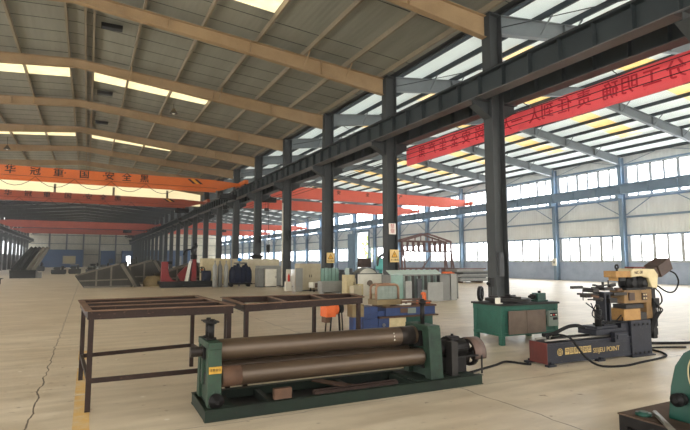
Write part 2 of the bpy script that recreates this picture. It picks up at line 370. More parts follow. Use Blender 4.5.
NTH = ('first second third fourth fifth sixth seventh eighth ninth tenth eleventh twelfth thirteenth fourteenth fifteenth sixteenth '
       'seventeenth eighteenth nineteenth twentieth twenty-first twenty-second twenty-third twenty-fourth').split()

# ------------------------------------------------------------------ the hall
Y0, S, NB = 11.27, 6.0, 23                 # first column line, bay length, number of bays
YE = Y0 + S * NB                            # far end wall
YN = -7.0                                   # open near end (end wall left unbuilt so sky light comes in)
XL, XM, XR = -13.0, 11.0, 35.5
fl = MB().box(XL - 1.5, XR + 0.3, YN, YE + 1, -0.12, 0).build('floor', M['floor']); tag(fl, 'worn beige concrete factory floor with dark slab joints', 'floor', kind='structure')
st = MB()
for a, b in ((2, 4.05), (4.1, 6.9), (6.95, 8.6), (9.3, 10.2)): st.box(-0.06, 0.09, a, b, 0, 0.003)
st = st.build('floor_marking', M['stripe']); tag(st, 'worn yellow lane line painted on the concrete floor', 'floor line', kind='structure')

def rz_main(x): return 10.08 - 0.078 * abs(x + 0.7)       # top of the main rafters
def rz_right(x): return 10.85 - 0.125 * abs(x - 23.3)
ceil = thing('ceiling', 'sloping olive grey sheet roof on tan rafters over the main bay', 'ceiling', kind='structure')
sh = MB(); sh2 = MB()
gaps = [(13.5, 15.2), (24.3, 26.2), (36.8, 38.8), (62.2, 64.2), (80.2, 82.2), (98.2, 100.2), (116.2, 118.2), (134.2, 136.2)]         # translucent cross strips
def roof_piece(mb, x0, x1, y0, y1, fz, dz, t=0.04):
    mb.hexa([(x0, y0, fz(x0) + dz), (x1, y0, fz(x1) + dz), (x1, y1, fz(x1) + dz), (x0, y1, fz(x0) + dz),
             (x0, y0, fz(x0) + dz + t), (x1, y0, fz(x1) + dz + t), (x1, y1, fz(x1) + dz + t), (x0, y1, fz(x0) + dz + t)])
ys = [YN] + [q for g in gaps for q in g] + [YE]
YO = 53.6                                  # beyond here the roof sheet and steel are greyer
for i in range(len(ys) - 1):
    strip = i % 2 == 1
    for x0, x1 in ((XL, -7.0), (-7.0, -0.7), (-0.7, 5.2), (5.2, XM)) if ys[i] < YO else ():
        if strip and x0 in (-7.0, -0.7): continue
        roof_piece(sh, x0, x1, ys[i], min(ys[i + 1], YO), rz_main, 0.2)
for a, b in gaps:                             # plain sheet over the ridge between the two halves of a strip
    for x0, x1 in ((-1.02, -0.7), (-0.7, -0.06)):
        if a < YO: roof_piece(sh2, x0, x1, a, b, rz_main, 0.2)
so = MB()
for i in range(len(ys) - 1):
    for x0, x1 in ((XL, -7.0), (-7.0, -0.7), (-0.7, 5.2), (5.2, XM)):
        if ys[i + 1] > YO and not (i % 2 and x0 in (-7.0, -0.7)): roof_piece(so, x0, x1, max(ys[i], YO), ys[i + 1], rz_main, 0.2)
so.build('far_roof_sheet', M['sheet_far'], ceil)
sh.build('roof_sheet', M['sheet'], ceil); sh2.build('ridge_cap', M['sheet'], ceil)
seam = MB()
for j in range(57):
    y = YN + 0.7 + j * 1.05
    if any(a - 0.1 < y < b + 0.1 for a, b in gaps): continue
    for x0, x1 in ((XL, -0.7), (-0.7, XM)):
        seam.bar((x0, y, rz_main(x0) + 0.197), (x1, y, rz_main(x1) + 0.197), 0.022, 0.012)
seam.build('sheet_seam', M['gutter'], ceil)
px_main = [-1.0, -0.12, 1.35, 3.3, 5.25, 7.1, 8.9, 10.55, -2.75, -4.7, -6.65, -8.5, -10.3, -12, -0.4]
for x in px_main:
    MB().bar((x, YN, rz_main(x) + 0.1), (x, YO, rz_main(x) + 0.1), 0.075, 0.19).build('purlin', M['purlin'], ceil)
    MB().bar((x, YO, rz_main(x) + 0.1), (x, YE, rz_main(x) + 0.1), 0.075, 0.19).build('purlin', M['far_steel'], ceil)
def rafter(x0, xr, x1, y, top, d_end, d_mid, m, w=0.22):
    mb = MB()
    for a, b in ((x0, xr), (x1, xr)):
        za, zb = top(a), top(b)
        n = 4
        for i in range(n):
            t0, t1 = i / n, (i + 1) / n
            X0, X1 = a + (b - a) * t0, a + (b - a) * t1
            Z0, Z1 = za + (zb - za) * t0, za + (zb - za) * t1
            D0, D1 = d_end + (d_mid - d_end) * t0 ** 0.8, d_end + (d_mid - d_end) * t1 ** 0.8
            mb.hexa([(X0, y - .008, Z0 - D0), (X1, y - .008, Z1 - D1), (X1, y + .008, Z1 - D1), (X0, y + .008, Z0 - D0), (X0, y - .008, Z0), (X1, y - .008, Z1), (X1, y + .008, Z1), (X0, y + .008, Z0)])
            mb.bar((X0, y, Z0 - .008), (X1, y, Z1 - .008), w, 0.018)
            mb.bar((X0, y, Z0 - D0 + .008), (X1, y, Z1 - D1 + .008), w, 0.018)
            if i: mb.box(X0 - .01, X0 + .01, y - w / 2, y + w / 2, Z0 - D0, Z0)
    return mb
for k in range(-2, NB + 1):
    y = Y0 + S * k
    mb = rafter(XL + 0.32, -0.7, XM - 0.31, y, rz_main, 0.7, 0.34, M['rafter'])
    for x in px_main[2:7] + px_main[8:13]:                 # fly braces down to the lower flange
        if (int(x * 10) + k) % 3 == 0: mb.bar((x + 0.02, y - 0.62, rz_main(x) + 0.02), (x, y - 0.1, rz_main(x) - 0.42), 0.035, 0.035)
    mb.build('rafter', M['rafter'] if y < YO else M['far_steel'], ceil)
for a, b in gaps:
    for x0, x1 in ((-7.0, -1.02), (-0.06, 5.2)):
        mb = MB(); roof_piece(mb, x0, x1, a, b, rz_main, 0.21, 0.02); mb.build('skylight_strip', M['skylight'], ceil)
gut = MB().box(10.75, 11.35, YN, YE, 9.42, 9.46).box(10.75, 10.8, YN, YE, 9.36, 9.46).box(11.3, 11.35, YN, YE, 9.36, 9.46)
gut.build('valley_gutter', M['gutter'], ceil)

ceil2 = thing('ceiling', 'bright pale sheet roof with dark purlins over the right bay', 'ceiling', kind='structure')
gapr = [(Y0 + S * k + 2.2, Y0 + S * k + 3.7) for k in range(-1, 8)]
sh = MB(); ys = [YN] + [q for g in gapr for q in g] + [YE]
for i in range(len(ys) - 1):
    for x0, x1 in ((XM + .3, 14.5), (14.5, 23.3), (23.3, 32.0), (32.0, XR + .2)):
        if i % 2 == 1 and x0 in (14.5, 23.3): continue
        roof_piece(sh, x0, x1, ys[i], ys[i + 1], rz_right, 0.2)
sh.build('roof_sheet', M['sheet_right'], ceil2)
for a, b in gapr:
    for x0, x1 in ((14.5, 23.28), (23.32, 32.0)):
        mb = MB(); roof_piece(mb, x0, x1, a, b, rz_right, 0.21, 0.02); mb.build('skylight_strip', M['skylight_y'], ceil2)
for i in range(17):
    x = 11.6 + i * 1.48
    MB().bar((x, YN, rz_right(x) + 0.1), (x, YE, rz_right(x) + 0.1), 0.09, 0.19).build('purlin', M['purlin_dark'], ceil2)
for k in range(-2, NB + 1):
    y = Y0 + S * k
    mb = rafter(XM + 0.31, 23.3, XR - 0.25, y, rz_right, 0.62, 0.5, M['rafter_blue'])
    for x in (13.08, 14.56, 17.52, 20.48, 26.4, 29.36, 32.3): mb.bar((x, y - 0.62, rz_right(x) + 0.02), (x, y - 0.1, rz_right(x) - 0.5), 0.04, 0.04)
    mb.build('rafter', M['rafter_blue'], ceil2)
br = MB()
for k in (-1, 0, 2, 4):                                     # rod bracing under the purlins
    y = Y0 + S * k
    br.cyl((11.4, y, 9.0), (17.3, y + S, 9.75), 0.014, seg=6).cyl((17.3, y, 9.75), (11.4, y + S, 9.0), 0.014, seg=6)
br.build('brace_rod', M['gutter'], ceil2)

# clerestory cross wall far up between the bays of cranes
cl = thing('window_1', 'cream translucent clerestory strip hung across the main bay under the roof', 'window', (0, 53.6, 0), kind='structure')
mb = MB().prism([(XL, 7.3), (10.6, 7.3), (10.6, 8.85), (-0.7, 9.65), (XL, 8.85)], 'y', 0, 0.04); mb.build('pane', M['clerestory'], cl)
mb = MB()
for x in (-12.9, -7.95, -2.95, 2.05, 7.05, 10.5): mb.box(x - 0.1, x + 0.1, -0.12, -0.01, 7.2, 8.8)
mb.box(XL, 10.6, -0.1, -0.005, 7.2, 7.32); mb.build('post', M['purlin'], cl)

# right wall
wr = thing('wall_right', 'long right wall of grey render and pale cladding with blue columns', 'wall', kind='structure')
DO = (61.4, 65.0, 5.75)                                      # door opening: y0, y1, top
mb = MB()
for a, b in ((YN, DO[0]), (DO[1], YE)): mb.box(XR, XR + 0.25, a, b, 0, 1.5)
mb.build('wainscot', M['render'], wr)
mb = MB()
for a, b in ((YN, DO[0]), (DO[1], YE)): mb.box(XR, XR + 0.12, a, b, 3.52, 6.28)
mb.box(XR, XR + 0.12, DO[0], DO[1], DO[2], 6.28).box(XR, XR + 0.12, YN, YE, 8.68, 9.6)
mb.build('cladding', M['clad'], wr)
mb = MB()
for z, h in ((4.85, 0.14), (3.5, 0.1), (6.2, 0.12), (8.75, 0.12)):
    for a, b in (((YN, DO[0]), (DO[1], YE)) if z < DO[2] else ((YN, YE),)): mb.box(XR - 0.12, XR, a, b, z - h / 2, z + h / 2)
mb.build('girt', M['bluesteel'], wr)
for k in range(-2, NB + 1):
    y = Y0 + S * k
    MB().ibeam((XR - 0.3, y, 0), (XR - 0.3, y, 9.3), 0.3, 0.42, 0.02, 0.014, up=(1, 0, 0)).box(XR - 0.9, XR - 0.5, y - .13, y + .13, 6.2, 6.48).build('column', M['bluesteel'], wr)
mb = MB()
for k in range(0, NB):
    y = Y0 + S * k
    for s_ in (0, 1):
        ya = y + S * s_; yb = ya + (1 if s_ == 0 else -1) * 2.2
        mb.bar((XR - 0.2, ya, 4.85), (XR - 0.2, yb, 6.2), 0.05, 0.05)
    mb.cyl((XR - .1, y, 8.75), (XR - .1, y + S / 2, 9.5), 0.02, seg=6).cyl((XR - .1, y + S, 8.75), (XR - .1, y + S / 2, 9.5), 0.02, seg=6)
mb.build('brace', M['bluesteel'], wr)

def window_parts(z0, z1, n, root):
    y0, y1 = 0.16, S - 0.16
    f = MB().box(-0.02, 0.08, y0, y1, z0, z0 + 0.09).box(-0.02, 0.08, y0, y1, z1 - 0.09, z1).box(-0.05, 0.1, y0 - .05, y1 + .05, z0 - 0.05, z0 + .01)
    w = (y1 - y0) / n
    for i in range(n + 1):
        t = 0.22 if i % 2 == 0 else 0.15
        y = min(max(y0 + i * w, y0 + t / 2), y1 - t / 2); f.box(-0.02, 0.08, y - t / 2, y + t / 2, z0 + 0.06, z1 - 0.06)
    f.build('window_frame', M['frame'], root)
    MB().box(0.03, 0.045, y0 + .01, y1 - .01, z0 + 0.02, z1 - 0.02).build('pane', M['pane'], root)
    MB().box(0, 0.1, -0.16, 0.16, z0 - 0.05, z1).build('pier', M['clad'], root)
wn = 2
protos = {}
for k in range(-2, NB):
    y = Y0 + S * k
    for band, z0, z1, n in (('lower', 1.55, 3.5, 6), ('upper', 6.32, 8.66, 6)):
        if band == 'lower' and abs(y - 59.27) < 4: continue   # the door bay
        lab = f'{band} row daylit window, {"bay" if k < 0 else NTH[k] + " bay"} from the near end of the right wall' if k >= 0 else f'{band} row daylit window near the open end of the right wall, bay {-k}'
        if band not in protos:
            w = thing(f'window_{wn}', lab, 'window', (XR, y, 0), kind='structure'); window_parts(z0, z1, n, w); protos[band] = w
        else:
            w = dup(protos[band], (XR, y, 0), lab); w.name = f'window_{wn}'
        wn += 1
# the tall door with daylight and a tree outside
dr = thing('door_1', 'tall blue framed doorway in the right wall with yellow green foliage outside', 'door', (XR, 0, 0), kind='structure')
mb = MB().box(-0.16, 0.2, DO[0] - 0.25, DO[0], 0, DO[2]).box(-0.16, 0.2, DO[1], DO[1] + 0.25, 0, DO[2]).box(-0.16, 0.2, DO[0] - .25, DO[1] + .25, DO[2], DO[2] + 0.25)
mb.build('door_frame', M['bluesteel'], dr)
mb = MB().box(-0.3, -0.22, DO[1] - 0.15, DO[1] + 2.3, 0.05, DO[2] - 0.1)
for z in (0.3, 1.9, 3.8, 5.4): mb.box(-0.34, -0.3, DO[1] - 0.1, DO[1] + 2.25, z, z + 0.1)
mb.build('sliding_leaf', M['bluesteel'], dr)
og = MB().box(XR + 0.26, XR + 40, 40, 110, -0.2, -0.13).build('ground_outside', M['grass']); tag(og, 'sunlit ground outside the right wall door', 'ground', kind='structure')
tr = thing('tree', 'yellow green leafy tree seen through the open doorway in the right wall', 'tree', (43.0, 71.5, -0.13))
MB().tube([(0, 0, 0), (0.1, 0, 1.5), (0.0, 0.1, 3.0), (0.2, 0.1, 4.6)], 0.16, 8, 4).build('trunk', M['bark'], tr)
mb = MB()
for _ in range(900):
    a, b, r = random.uniform(0, 2 * PI), random.uniform(-1, 1), random.uniform(0.5, 1) ** 0.5
    q = math.sqrt(1 - b * b); c = V((math.cos(a) * q * 3.0 * r, math.sin(a) * q * 3.0 * r, 4.4 + b * 2.9 * r)); e = random.uniform(0.12, 0.3)
    n = V((random.uniform(-1, 1), random.uniform(-1, 1), random.uniform(-1, 1))).normalized(); t = n.orthogonal().normalized(); u = n.cross(t)
    mb.face([mb.v(c + t * e), mb.v(c + u * e * .5), mb.v(c - t * e), mb.v(c - u * e * .5)])
mb.build('crown', M['leaf'], tr)

# far end walls
we = thing('wall_end', 'far end wall of pale cladding with grey posts', 'wall', (0, YE, 0), kind='structure')
MB().box(XL - 1.5, XR + 0.3, 0.35, 0.6, 0, 9.9).build('cladding', M['clad_end'], we)
for x in (-8.8, -4.9, -1.0, 2.9, 6.8, 15, 19, 23, 27, 31): MB().box(x - .2, x + .2, 0.02, 0.34, 0, 9.2).build('post', M['midgrey'], we)
mb = MB()
for z in (3.2, 6.0, 8.2): mb.box(XL, XR, 0.24, 0.345, z, z + .15)
mb.build('girt', M['midgrey'], we)
for i, (x0, x1) in enumerate(((12.2, 18.5), (19.5, 26.5))):
    b = thing('partition', ['tall blue sheet partition at the far end wall of the right bay, nearer the columns', 'tall blue sheet partition at the far end wall of the right bay, nearer the windows'][i], 'partition', (x0, YE - 0.6, 0), kind='structure')
    MB().box(0, x1 - x0, 0, 0.1, 0, 4.6).build('panel', M['navy'], b); MB().box((x1 - x0) * .4, (x1 - x0) * .65, -0.03, 0, 0, 3.0).build('doorway', M['greyp'], b)
for i, (x0, x1, h, win) in enumerate(((-10.6, -1.0, 4.4, (-5.5, -2.6)), (3.2, 6.6, 4.2, None), (8.3, 10.9, 4.2, (9.4, 10.4)))):
    lab = ['wide dark blue cabin with a pale window at the far end wall', 'narrow dark blue cabin in the middle of the far end wall', 'dark blue cabin with a bright open door at the far end wall'][i]
    b = thing('site_cabin', lab, 'cabin', ((x0 + x1) / 2, YE - 3.2, 0)); c = (x0 + x1) / 2
    mb = MB()
    if win:
        z0 = 0.9 if i == 0 else 0.02; z1 = 2.9
        mb.box(x0 - c, win[0] - c, 0, 2.9, 0, h).box(win[1] - c, x1 - c, 0, 2.9, 0, h).box(win[0] - c, win[1] - c, 0, 2.9, z1, h)
        if i == 0: mb.box(win[0] - c, win[1] - c, 0, 2.9, 0, z0)
        mb.build('body', M['navy'], b)
        MB().box(win[0] - c, win[1] - c, 0.25, 0.3, z0 + 0.01, z1 - .01).build('window' if i == 0 else 'door', M['cream'] if i == 0 else M['pane'], b)
    else:
        mb.box(x0 - c, x1 - c, 0, 2.9, 0, h).build('body', M['navy'], b)
        MB().box(.2, 1.3, -0.04, -0.005, 1.0, 2.2).build('window', M['darkgrey'], b)
    MB().box(x0 - c - .1, x1 - c + .1, -0.1, 2.95, h, h + 0.1).build('roof', M['navy'], b)

# left wall (only its far half is in view; nearer bays unbuilt for sky light)
wl = thing('wall_left', 'left wall of dark grey cladding far down the hall', 'wall', kind='structure')
YW = 65.0
mb = MB().box(XL - 1.4, XL - 1.2, YW, YE + .3, 0, 3.0).box(XL - 1.4, XL - 1.2, YW, YE + .3, 5.4, 9.6); mb.build('cladding', M['midgrey'], wl)
mb = MB().box(XL - 1.35, XL - 1.3, YW, YE + .3, 3.0, 5.4); mb.build('pane', M['pane_dim'], wl)
mb = MB()
for j in range(44): mb.box(XL - 1.28, XL - 1.2, YW + j * 2.0, YW + j * 2.0 + .12, 3.0, 5.4)
mb.build('mullion', M['frame'], wl)

# ------------------------------------------------------------------ columns and crane runways
def make_column(label):
    t = thing('steel_column', label, 'column', (XM, Y0, 0), kind='thing', group='dark steel columns of the middle row')
    MB().ibeam((0, 0, 0.03), (0, 0, 9.28), 0.36, 0.5, 0.025, 0.02, up=(1, 0, 0)).box(-.22, .22, -.16, .16, 9.28, 9.32).build('shaft', M['col'], t)
    mb = MB().box(-.36, .36, -.28, .28, 0, 0.03)
    for sx in (-1, 1):
        for sy in (-1, 1): mb.cyl((sx * .3, sy * .22, .03), (sx * .3, sy * .22, .08), .02, seg=8)
    mb.build('base_plate', M['col'], t)
    for s_ in (-1, 1):
        mb = MB().prism([(s_ * .252, 5.95), (s_ * .85, 6.3), (s_ * .85, 6.46), (s_ * .252, 6.46)], 'y', -.012, .012)
        mb.box(min(s_ * .252, s_ * .87), max(s_ * .252, s_ * .87), -.15, .15, 6.46, 6.485)
        mb.bar((s_ * .252, 0, 5.95), (s_ * .85, 0, 6.29), .3, .02)
        mb.build('bracket', M['col'], t)
    return t
col_labels = ['dark steel column rising right behind the green workbench, with a switch box',
              'dark steel column with a red notice above a cream warning plate',
              'dark steel column with only a cream warning plate on it',
              'dark steel column with a pale pipe, just left of the beige cabinet',
              'dark steel column standing before the large grey panel box']
col0 = None
mid_cols = []
for k in range(-1, NB + 1):
    lab = 'dark steel column next nearer the viewer than the one behind the green workbench' if k < 0 else (col_labels[k] if k < len(col_labels) else f'{NTH[k]} dark steel column of the middle row counted from the green workbench')
    if col0 is None: col0 = make_column(lab); c = col0; c.location = (XM, Y0 + S * k, 0)
    else: c = dup(col0, (XM, Y0 + S * k, 0), lab)
    if k >= 0: mid_cols.append(c)
for k in range(3, NB):
    c = dup(col0, (XL - .03, Y0 + S * k, 0), f'{NTH[NB - 1 - k]} dark steel column of the far left row counted from the end wall', 'dark steel columns of the left row'); c.scale = (1, 1, .985)
# extras carried by single columns
MB().tube([(-.29, -.06, .1), (-.29, -.06, 4.6)], .045, 8).build('pipe', M['greyp'], mid_cols[5])
MB().box(.02, .2, -.3, -.19, 2.9, 3.5).build('switch_box', M['black'], mid_cols[3])
MB().box(.02, .2, -.3, -.19, 2.9, 3.4).build('switch_box', M['black'], mid_cols[4])
MB().tube([(-.29, -.06, .1), (-.29, -.06, 5.2)], .05, 8).build('pipe', M['white'], mid_cols[3])
MB().box(-.2, -.02, -.27, -.19, 1.15, 1.85).build('switch_box', M['darkgrey'], mid_cols[0])
def sign(name, label, x, y, z0, z1, w, kind):
    t = thing(name, label, 'sign', (x, y, z0)); h = z1 - z0
    MB().box(-w / 2, w / 2, -.012, 0, 0, h).build('plate', M['signyellow'] if kind == 'warn' else M['signwhite'], t)
    if kind == 'warn':
        MB().prism([(-w * .36, h * .38), (w * .36, h * .38), (0, h * .9)], 'y', -.0145, -.012).build('triangle_border', M['black'], t)
        MB().prism([(-w * .27, h * .43), (w * .27, h * .43), (0, h * .82)], 'y', -.017, -.0145).build('triangle', M['yellow'], t)
        lettering('lettering', [('!', axes((0, -.019, h * .57), (1, 0, 0), (0, 0, 1)), h * .32)], M['black'], t, .001)
        lettering('lettering', [('当心触电', axes((0, -.0145, h * .18), (1, 0, 0), (0, 0, 1)), h * .19)], M['black'], t, .001)
    else:
        lettering('lettering', [('禁', axes((0, -.0145, h * .72), (1, 0, 0), (0, 0, 1)), h * .46), ('烟', axes((0, -.0145, h * .28), (1, 0, 0), (0, 0, 1)), h * .46)], M['signred'], t, .001)
    return t
SY = -.185
sign('warning_sign', 'cream warning plate with yellow triangle below the red notice on a column', 11.07, Y0 + S + SY, 1.55, 2.06, .42, 'warn')
sign('notice_sign', 'small white notice with red characters high on a dark column', 10.98, Y0 + S + SY, 2.68, 3.12, .33, 'red')
sign('warning_sign', 'cream warning plate on the column behind the green glass sheets', 11.08, Y0 + 2 * S + SY, 1.5, 2.02, .44, 'warn')

def runway(label, x, y0, y1, stiff=0.95):
    t = thing('crane_runway_beam', label, 'crane beam', (x, y0, 6.49), kind='thing')
    L = y1 - y0
    mb = MB().bar((0, 0, .33), (0, L, .33), .016, .62)
    j = 0
    while j * stiff < L:
        mb.box(-.16, .16, j * stiff, j * stiff + .02, .03, .63); j += 1
    mb.build('web', M['runway'], t)
    MB().box(-.2, .2, 0, L, 0, .03).build('lower_flange', M['runway_lip'], t)
    MB().box(-.2, .2, 0, L, .63, .66).build('upper_flange', M['runway'], t)
    MB().box(-.035, .035, 0, L, .66, .78).build('rail', M['darksteel'], t)
    return t
runway('dark stiffened crane runway beam on the main bay side of the columns', XM - .65, YN, YE - .1)
runway('dark crane runway beam on the right bay side of the columns', XM + .65, YN, YE - .1)
r = runway('blue grey crane runway beam along the windows of the right wall', XR - .72, YN, YE - .1, 2.0)
for o in r.children if False else [q for q in bpy.data.objects if q.parent == r]: o.data.materials[0] = M['bluesteel']
runway('dark crane runway beam along the far left row of columns', XL + .65, YN, YE - .1)

# ------------------------------------------------------------------ overhead cranes
def crane(label, x0, x1, y, ztop, depth, m, group, text=None, stripes=True, hoist_x=None, festoon=True, tsize=.5, tx0=None, dx=2.0, cat='overhead crane'):
    t = thing('overhead_crane', label, cat, ((x0 + x1) / 2, y, 7.275), group=group)
    c = (x0 + x1) / 2; h = (x1 - x0) / 2; T = ztop - 7.275; B = T - depth
    mb = MB()
    out = [(-h + .15, .0), (-h + .5, .0), (-h + 1.7, B + .12), (h - 1.7, B + .12), (h - .5, .0), (h - .15, .0), (h - .15, T - .12), (h - 2.0, T), (-h + 2.0, T), (-h + .15, T - .12)]
    mb.prism(out, 'y', -.19, .19)
    mb.box(-h + 2.0, h - 2.0, -.23, .23, T, T + .02).box(-h + 2.4, h - 2.4, -.21, .21, B + .3, B + .34)
    mb.build('girder', m, t)
    MB().box(-h + 2.0, h - 2.0, -.1, .1, B - .02, B + .12).build('track_flange', m, t)
    for s_ in (-1, 1):
        e = MB().box(s_ * h - .14, s_ * h + .14, -1.3, 1.3, .06, .36).build('end_truck', m, t)
        for yy in (-1.0, 1.0): MB().cyl((s_ * h - .06, yy, .12), (s_ * h + .06, yy, .12), .12, seg=14).build('wheel', M['darksteel'], e)
    if stripes:
        for i, dxx in enumerate((0, .5)):
            for s_ in (1,):
                for j, mm in enumerate((M['black'], M['yellow'], M['black'])):
                    if i and j == 2: continue
                    if i: continue
                    xx = s_ * (h - 4.1) + j * .26
                    MB().hexa([(xx, -.2, T - .02), (xx + .2, -.2, T - .02), (xx + .2, -.192, T - .02), (xx, -.192, T - .02),
                               (xx + .42, -.2, B + .5), (xx + .62, -.2, B + .5), (xx + .62, -.192, B + .5), (xx + .42, -.192, B + .5)]).build('hazard_stripe', mm, t)
    if text:
        OFF = (0, 1, 1.96, 2.24, 3.07, 3.93, 4.2, 5.0, 5.85)
        its = [(ch, axes((tx0 - c + dx * OFF[i], -.196, T - .27), (1, 0, 0), (0, 0, 1)), tsize) for i, ch in enumerate(text) if ch != ' ']
        lettering('lettering', its, M['black'], t, .003, .045)
    if festoon:
        pts = []; n = int((x1 - x0 - 6) / 2.2)
        for i in range(n):
            xa = -h + 2.6 + i * 2.2
            for q in range(6):
                u = q / 6; pts.append((xa + u * 2.2, -.42, B + .22 - .62 * 4 * u * (1 - u)))
        f = MB().tube(pts, .018, 5).build('festoon_cable', M['rubber'], t)
        MB().cyl((-h + 2.0, -.42, B + .24), (h - 2.0, -.42, B + .24), .012, seg=6).build('festoon_wire', M['rubber'], t)
    if hoist_x is not None:
        x = hoist_x - c
        hb = MB().cyl((x - .55, 0, B - .32), (x + .35, 0, B - .32), .2, seg=14).box(x + .35, x + .7, -.2, .2, B - .5, B - .12).box(x - .5, x + .3, -.34, -.2, B - .42, B - .1)
        hb.box(x - .4, x - .3, -.05, .05, B - .3, B + .02).box(x + .2, x + .3, -.05, .05, B - .3, B + .02)
        o = hb.build('hoist', M['black'], t)
        MB().cyl((x, .04, B - 1.0), (x, .04, B - .4), .012, seg=6).cyl((x - .2, .04, B - 1.0), (x - .2, .04, B - .4), .012, seg=6).build('rope', M['rubber'], o)
        MB().box(x - .26, x + .06, -.06, .14, B - 1.25, B - 1.0).ring((x - .1, .04, B - 1.4), (0, 1, 0), .05, .1, .05, 14, -PI * .8, PI * .5).build('hook_block', M['darksteel'], o)
    return t
G1 = 'overhead cranes of the main bay'; G2 = 'overhead cranes of the right bay'
xa, xb = XL + .65, XM - .65
crane('bright orange overhead crane with black characters, nearest in the main bay', xa, xb, 37.4, 7.6, .86, M['orange'], G1, '华冠重·国·安全黑', True, 9.2, True, .62, -4.55, 1.35)
crane('dull orange crane with lettering just behind the bright orange one', xa, xb, 50.5, 7.6, .8, M['orange_red'], G1, '华冠重·国·安全黑', True, 8.0, True, .6, -6.2, 1.45)
crane('red crane third along the main bay, before the dark far roof', xa, xb, 87, 7.62, 1.0, M['red'], G1, None, False, 5.5, False)
crane('red crane nearest the far end wall of the main bay', xa, xb, 108, 7.65, .9, M['red'], G1, None, False, 7.5, False)
xa, xb = XM + .65, XR - .72
crane('coral red crane nearest in the right bay, carrying a hoist near the columns', xa, xb, 40.2, 8.0, .95, M['coral'], G2, '安全生产', False, 13.4, False, .4, 20, 3.0)
crane('coral red crane second in the right bay behind the nearest one', xa, xb, 49.5, 7.95, .95, M['coral'], G2, None, False, None, False)
crane('coral red crane third in the right bay, seen between the columns', xa, xb, 84, 7.9, .95, M['coral'], G2, None, False, 20, False)
crane('coral red crane farthest in the right bay, seen between the columns', xa, xb, 104, 7.9, .95, M['coral'], G2, None, False, None, False)
# pendant controller hanging from the second right bay crane
pd = thing('hoist_pendant', 'dark pendant control hanging on a cable between two columns', 'pendant control', (13.72, 40.9, 0))
MB().cyl((0, 0, 3.0), (0, 0, 6.9), .02, seg=6).build('cable', M['rubber'], pd)
MB().box(-.12, .12, -.1, .1, 2.3, 3.0).cyl((0, 0, 2.2), (0, 0, 2.3), .06, seg=8).build('handset', M['black'], pd)

# ------------------------------------------------------------------ lamps, roof vents
def lamp(label, x, y, z, zt):
    t = thing('pendant_lamp', label, 'lamp', (x, y, z))
    MB().lathe((0, 0, 0), (0, 0, 1), [(0, .2), (.02, .2), (.2, .09), (.26, .07)], 16).build('lamp_shade', M['lampcone'], t)
    MB().cyl((0, 0, .26), (0, 0, zt - z), .012, seg=6).build('cord', M['rubber'], t)
    MB().lathe((0, 0, -.05), (0, 0, 1), [(0, .03), (.03, .07), (.05, .07)], 12).build('bulb', M['white'], t)
lamp('small dark cone lamp hanging under the longest bright skylight strip', 3.62, 26.1, 9.1, 9.75)
lamp('small dark cone lamp hanging at the left edge above the orange crane', -5.0, 39.0, 8.95, 9.8)
for i, (y) in enumerate((19.2, 27.2, 33.2)):
    t = thing('roof_vent', ['dark slotted vent by the roof ridge before the first skylight strip', 'dark slotted vent by the roof ridge just past the long skylight strip', 'dark slotted vent by the roof ridge, farthest of the three'][i], 'vent', (0.45, y, rz_main(.45) - .02))
    MB().box(-.35, .35, -.14, .14, -.04, .1).build('housing', M['black'], t)
    mb = MB()
    for j in range(4): mb.box(-.33, .33, -.12 + j * .06, -.09 + j * .06, -.06, -.041)
    mb.build('slats', M['darkgrey'], t)

# ------------------------------------------------------------------ red banner, seen from its back
bn = thing('banner', 'long red banner strung high along the right bay, its characters showing through reversed', 'banner', (12.25, 0, 0))
mb = MB(); n = 46; yA, yB = 2.5, 17.85
rows = []
for i in range(n + 1):
    u = i / n; y = yA + (yB - yA) * u; w = .025 * math.sin(u * 37) + .015 * math.sin(u * 91)
    zt, zb = 6.46 + .03 * math.sin(u * 9), 5.75 + .03 * math.sin(u * 11 + 1)
    rows.append([mb.v((w, y, zt)), mb.v((w * .4, y, (zt + zb) / 2)), mb.v((-w, y, zb)), mb.v((-w + .006, y, zb)), mb.v((w * .4 + .006, y, (zt + zb) / 2)), mb.v((w + .006, y, zt))])
for A, B in zip(rows, rows[1:]):
    for j in range(6): mb.face([A[j], A[(j + 1) % 6], B[(j + 1) % 6], B[j]], j in (0, 1, 3, 4))
mb.face(rows[0]); mb.face(rows[-1][::-1]); mb.build('cloth', M['banner'], bn)
mb = MB()
for y in (2.6, 5.1, 8.0, 11.0, 14.2, 17.7): mb.cyl((0, y, 6.47), (-.42, y, 6.60), .012, seg=6)
mb.build('tie_cord', M['rubber'], bn)
chars = [('分', 6.55), ('工', 7.13), ('明', 7.7), ('确', 8.25), ('责', 9.04), ('任', 9.67), ('到', 10.3), ('人', 10.78), ('一', 11.5), ('人', 11.95), ('一', 12.6), ('岗', 13.25), ('安', 13.95), ('全', 14.6), ('生', 15.3), ('产', 16.0), ('第', 16.7)]
def bw(y):
    u = (y - yA) / (yB - yA); return .4 * (.025 * math.sin(u * 37) + .015 * math.sin(u * 91))
lettering('lettering', [(ch, axes((bw(y) - .03, y, 6.1), (0, 1, 0), (0, 0, 1)), .5) for ch, y in chars], M['bannerink'], bn, .001, .03)
for z in (6.30, 6.12, 5.93):
    w = MB().cyl((11.98, YN, z), (11.98, 60, z), .012, seg=6).build('power_wire', M['rubber']);
    tag(w, {6.30: 'uppermost of three thin black wires running before the red banner', 6.12: 'middle of three thin black wires running before the red banner', 5.93: 'lowest of three thin black wires running before the red banner'}[z], 'wire', 'crane power wires before the banner')

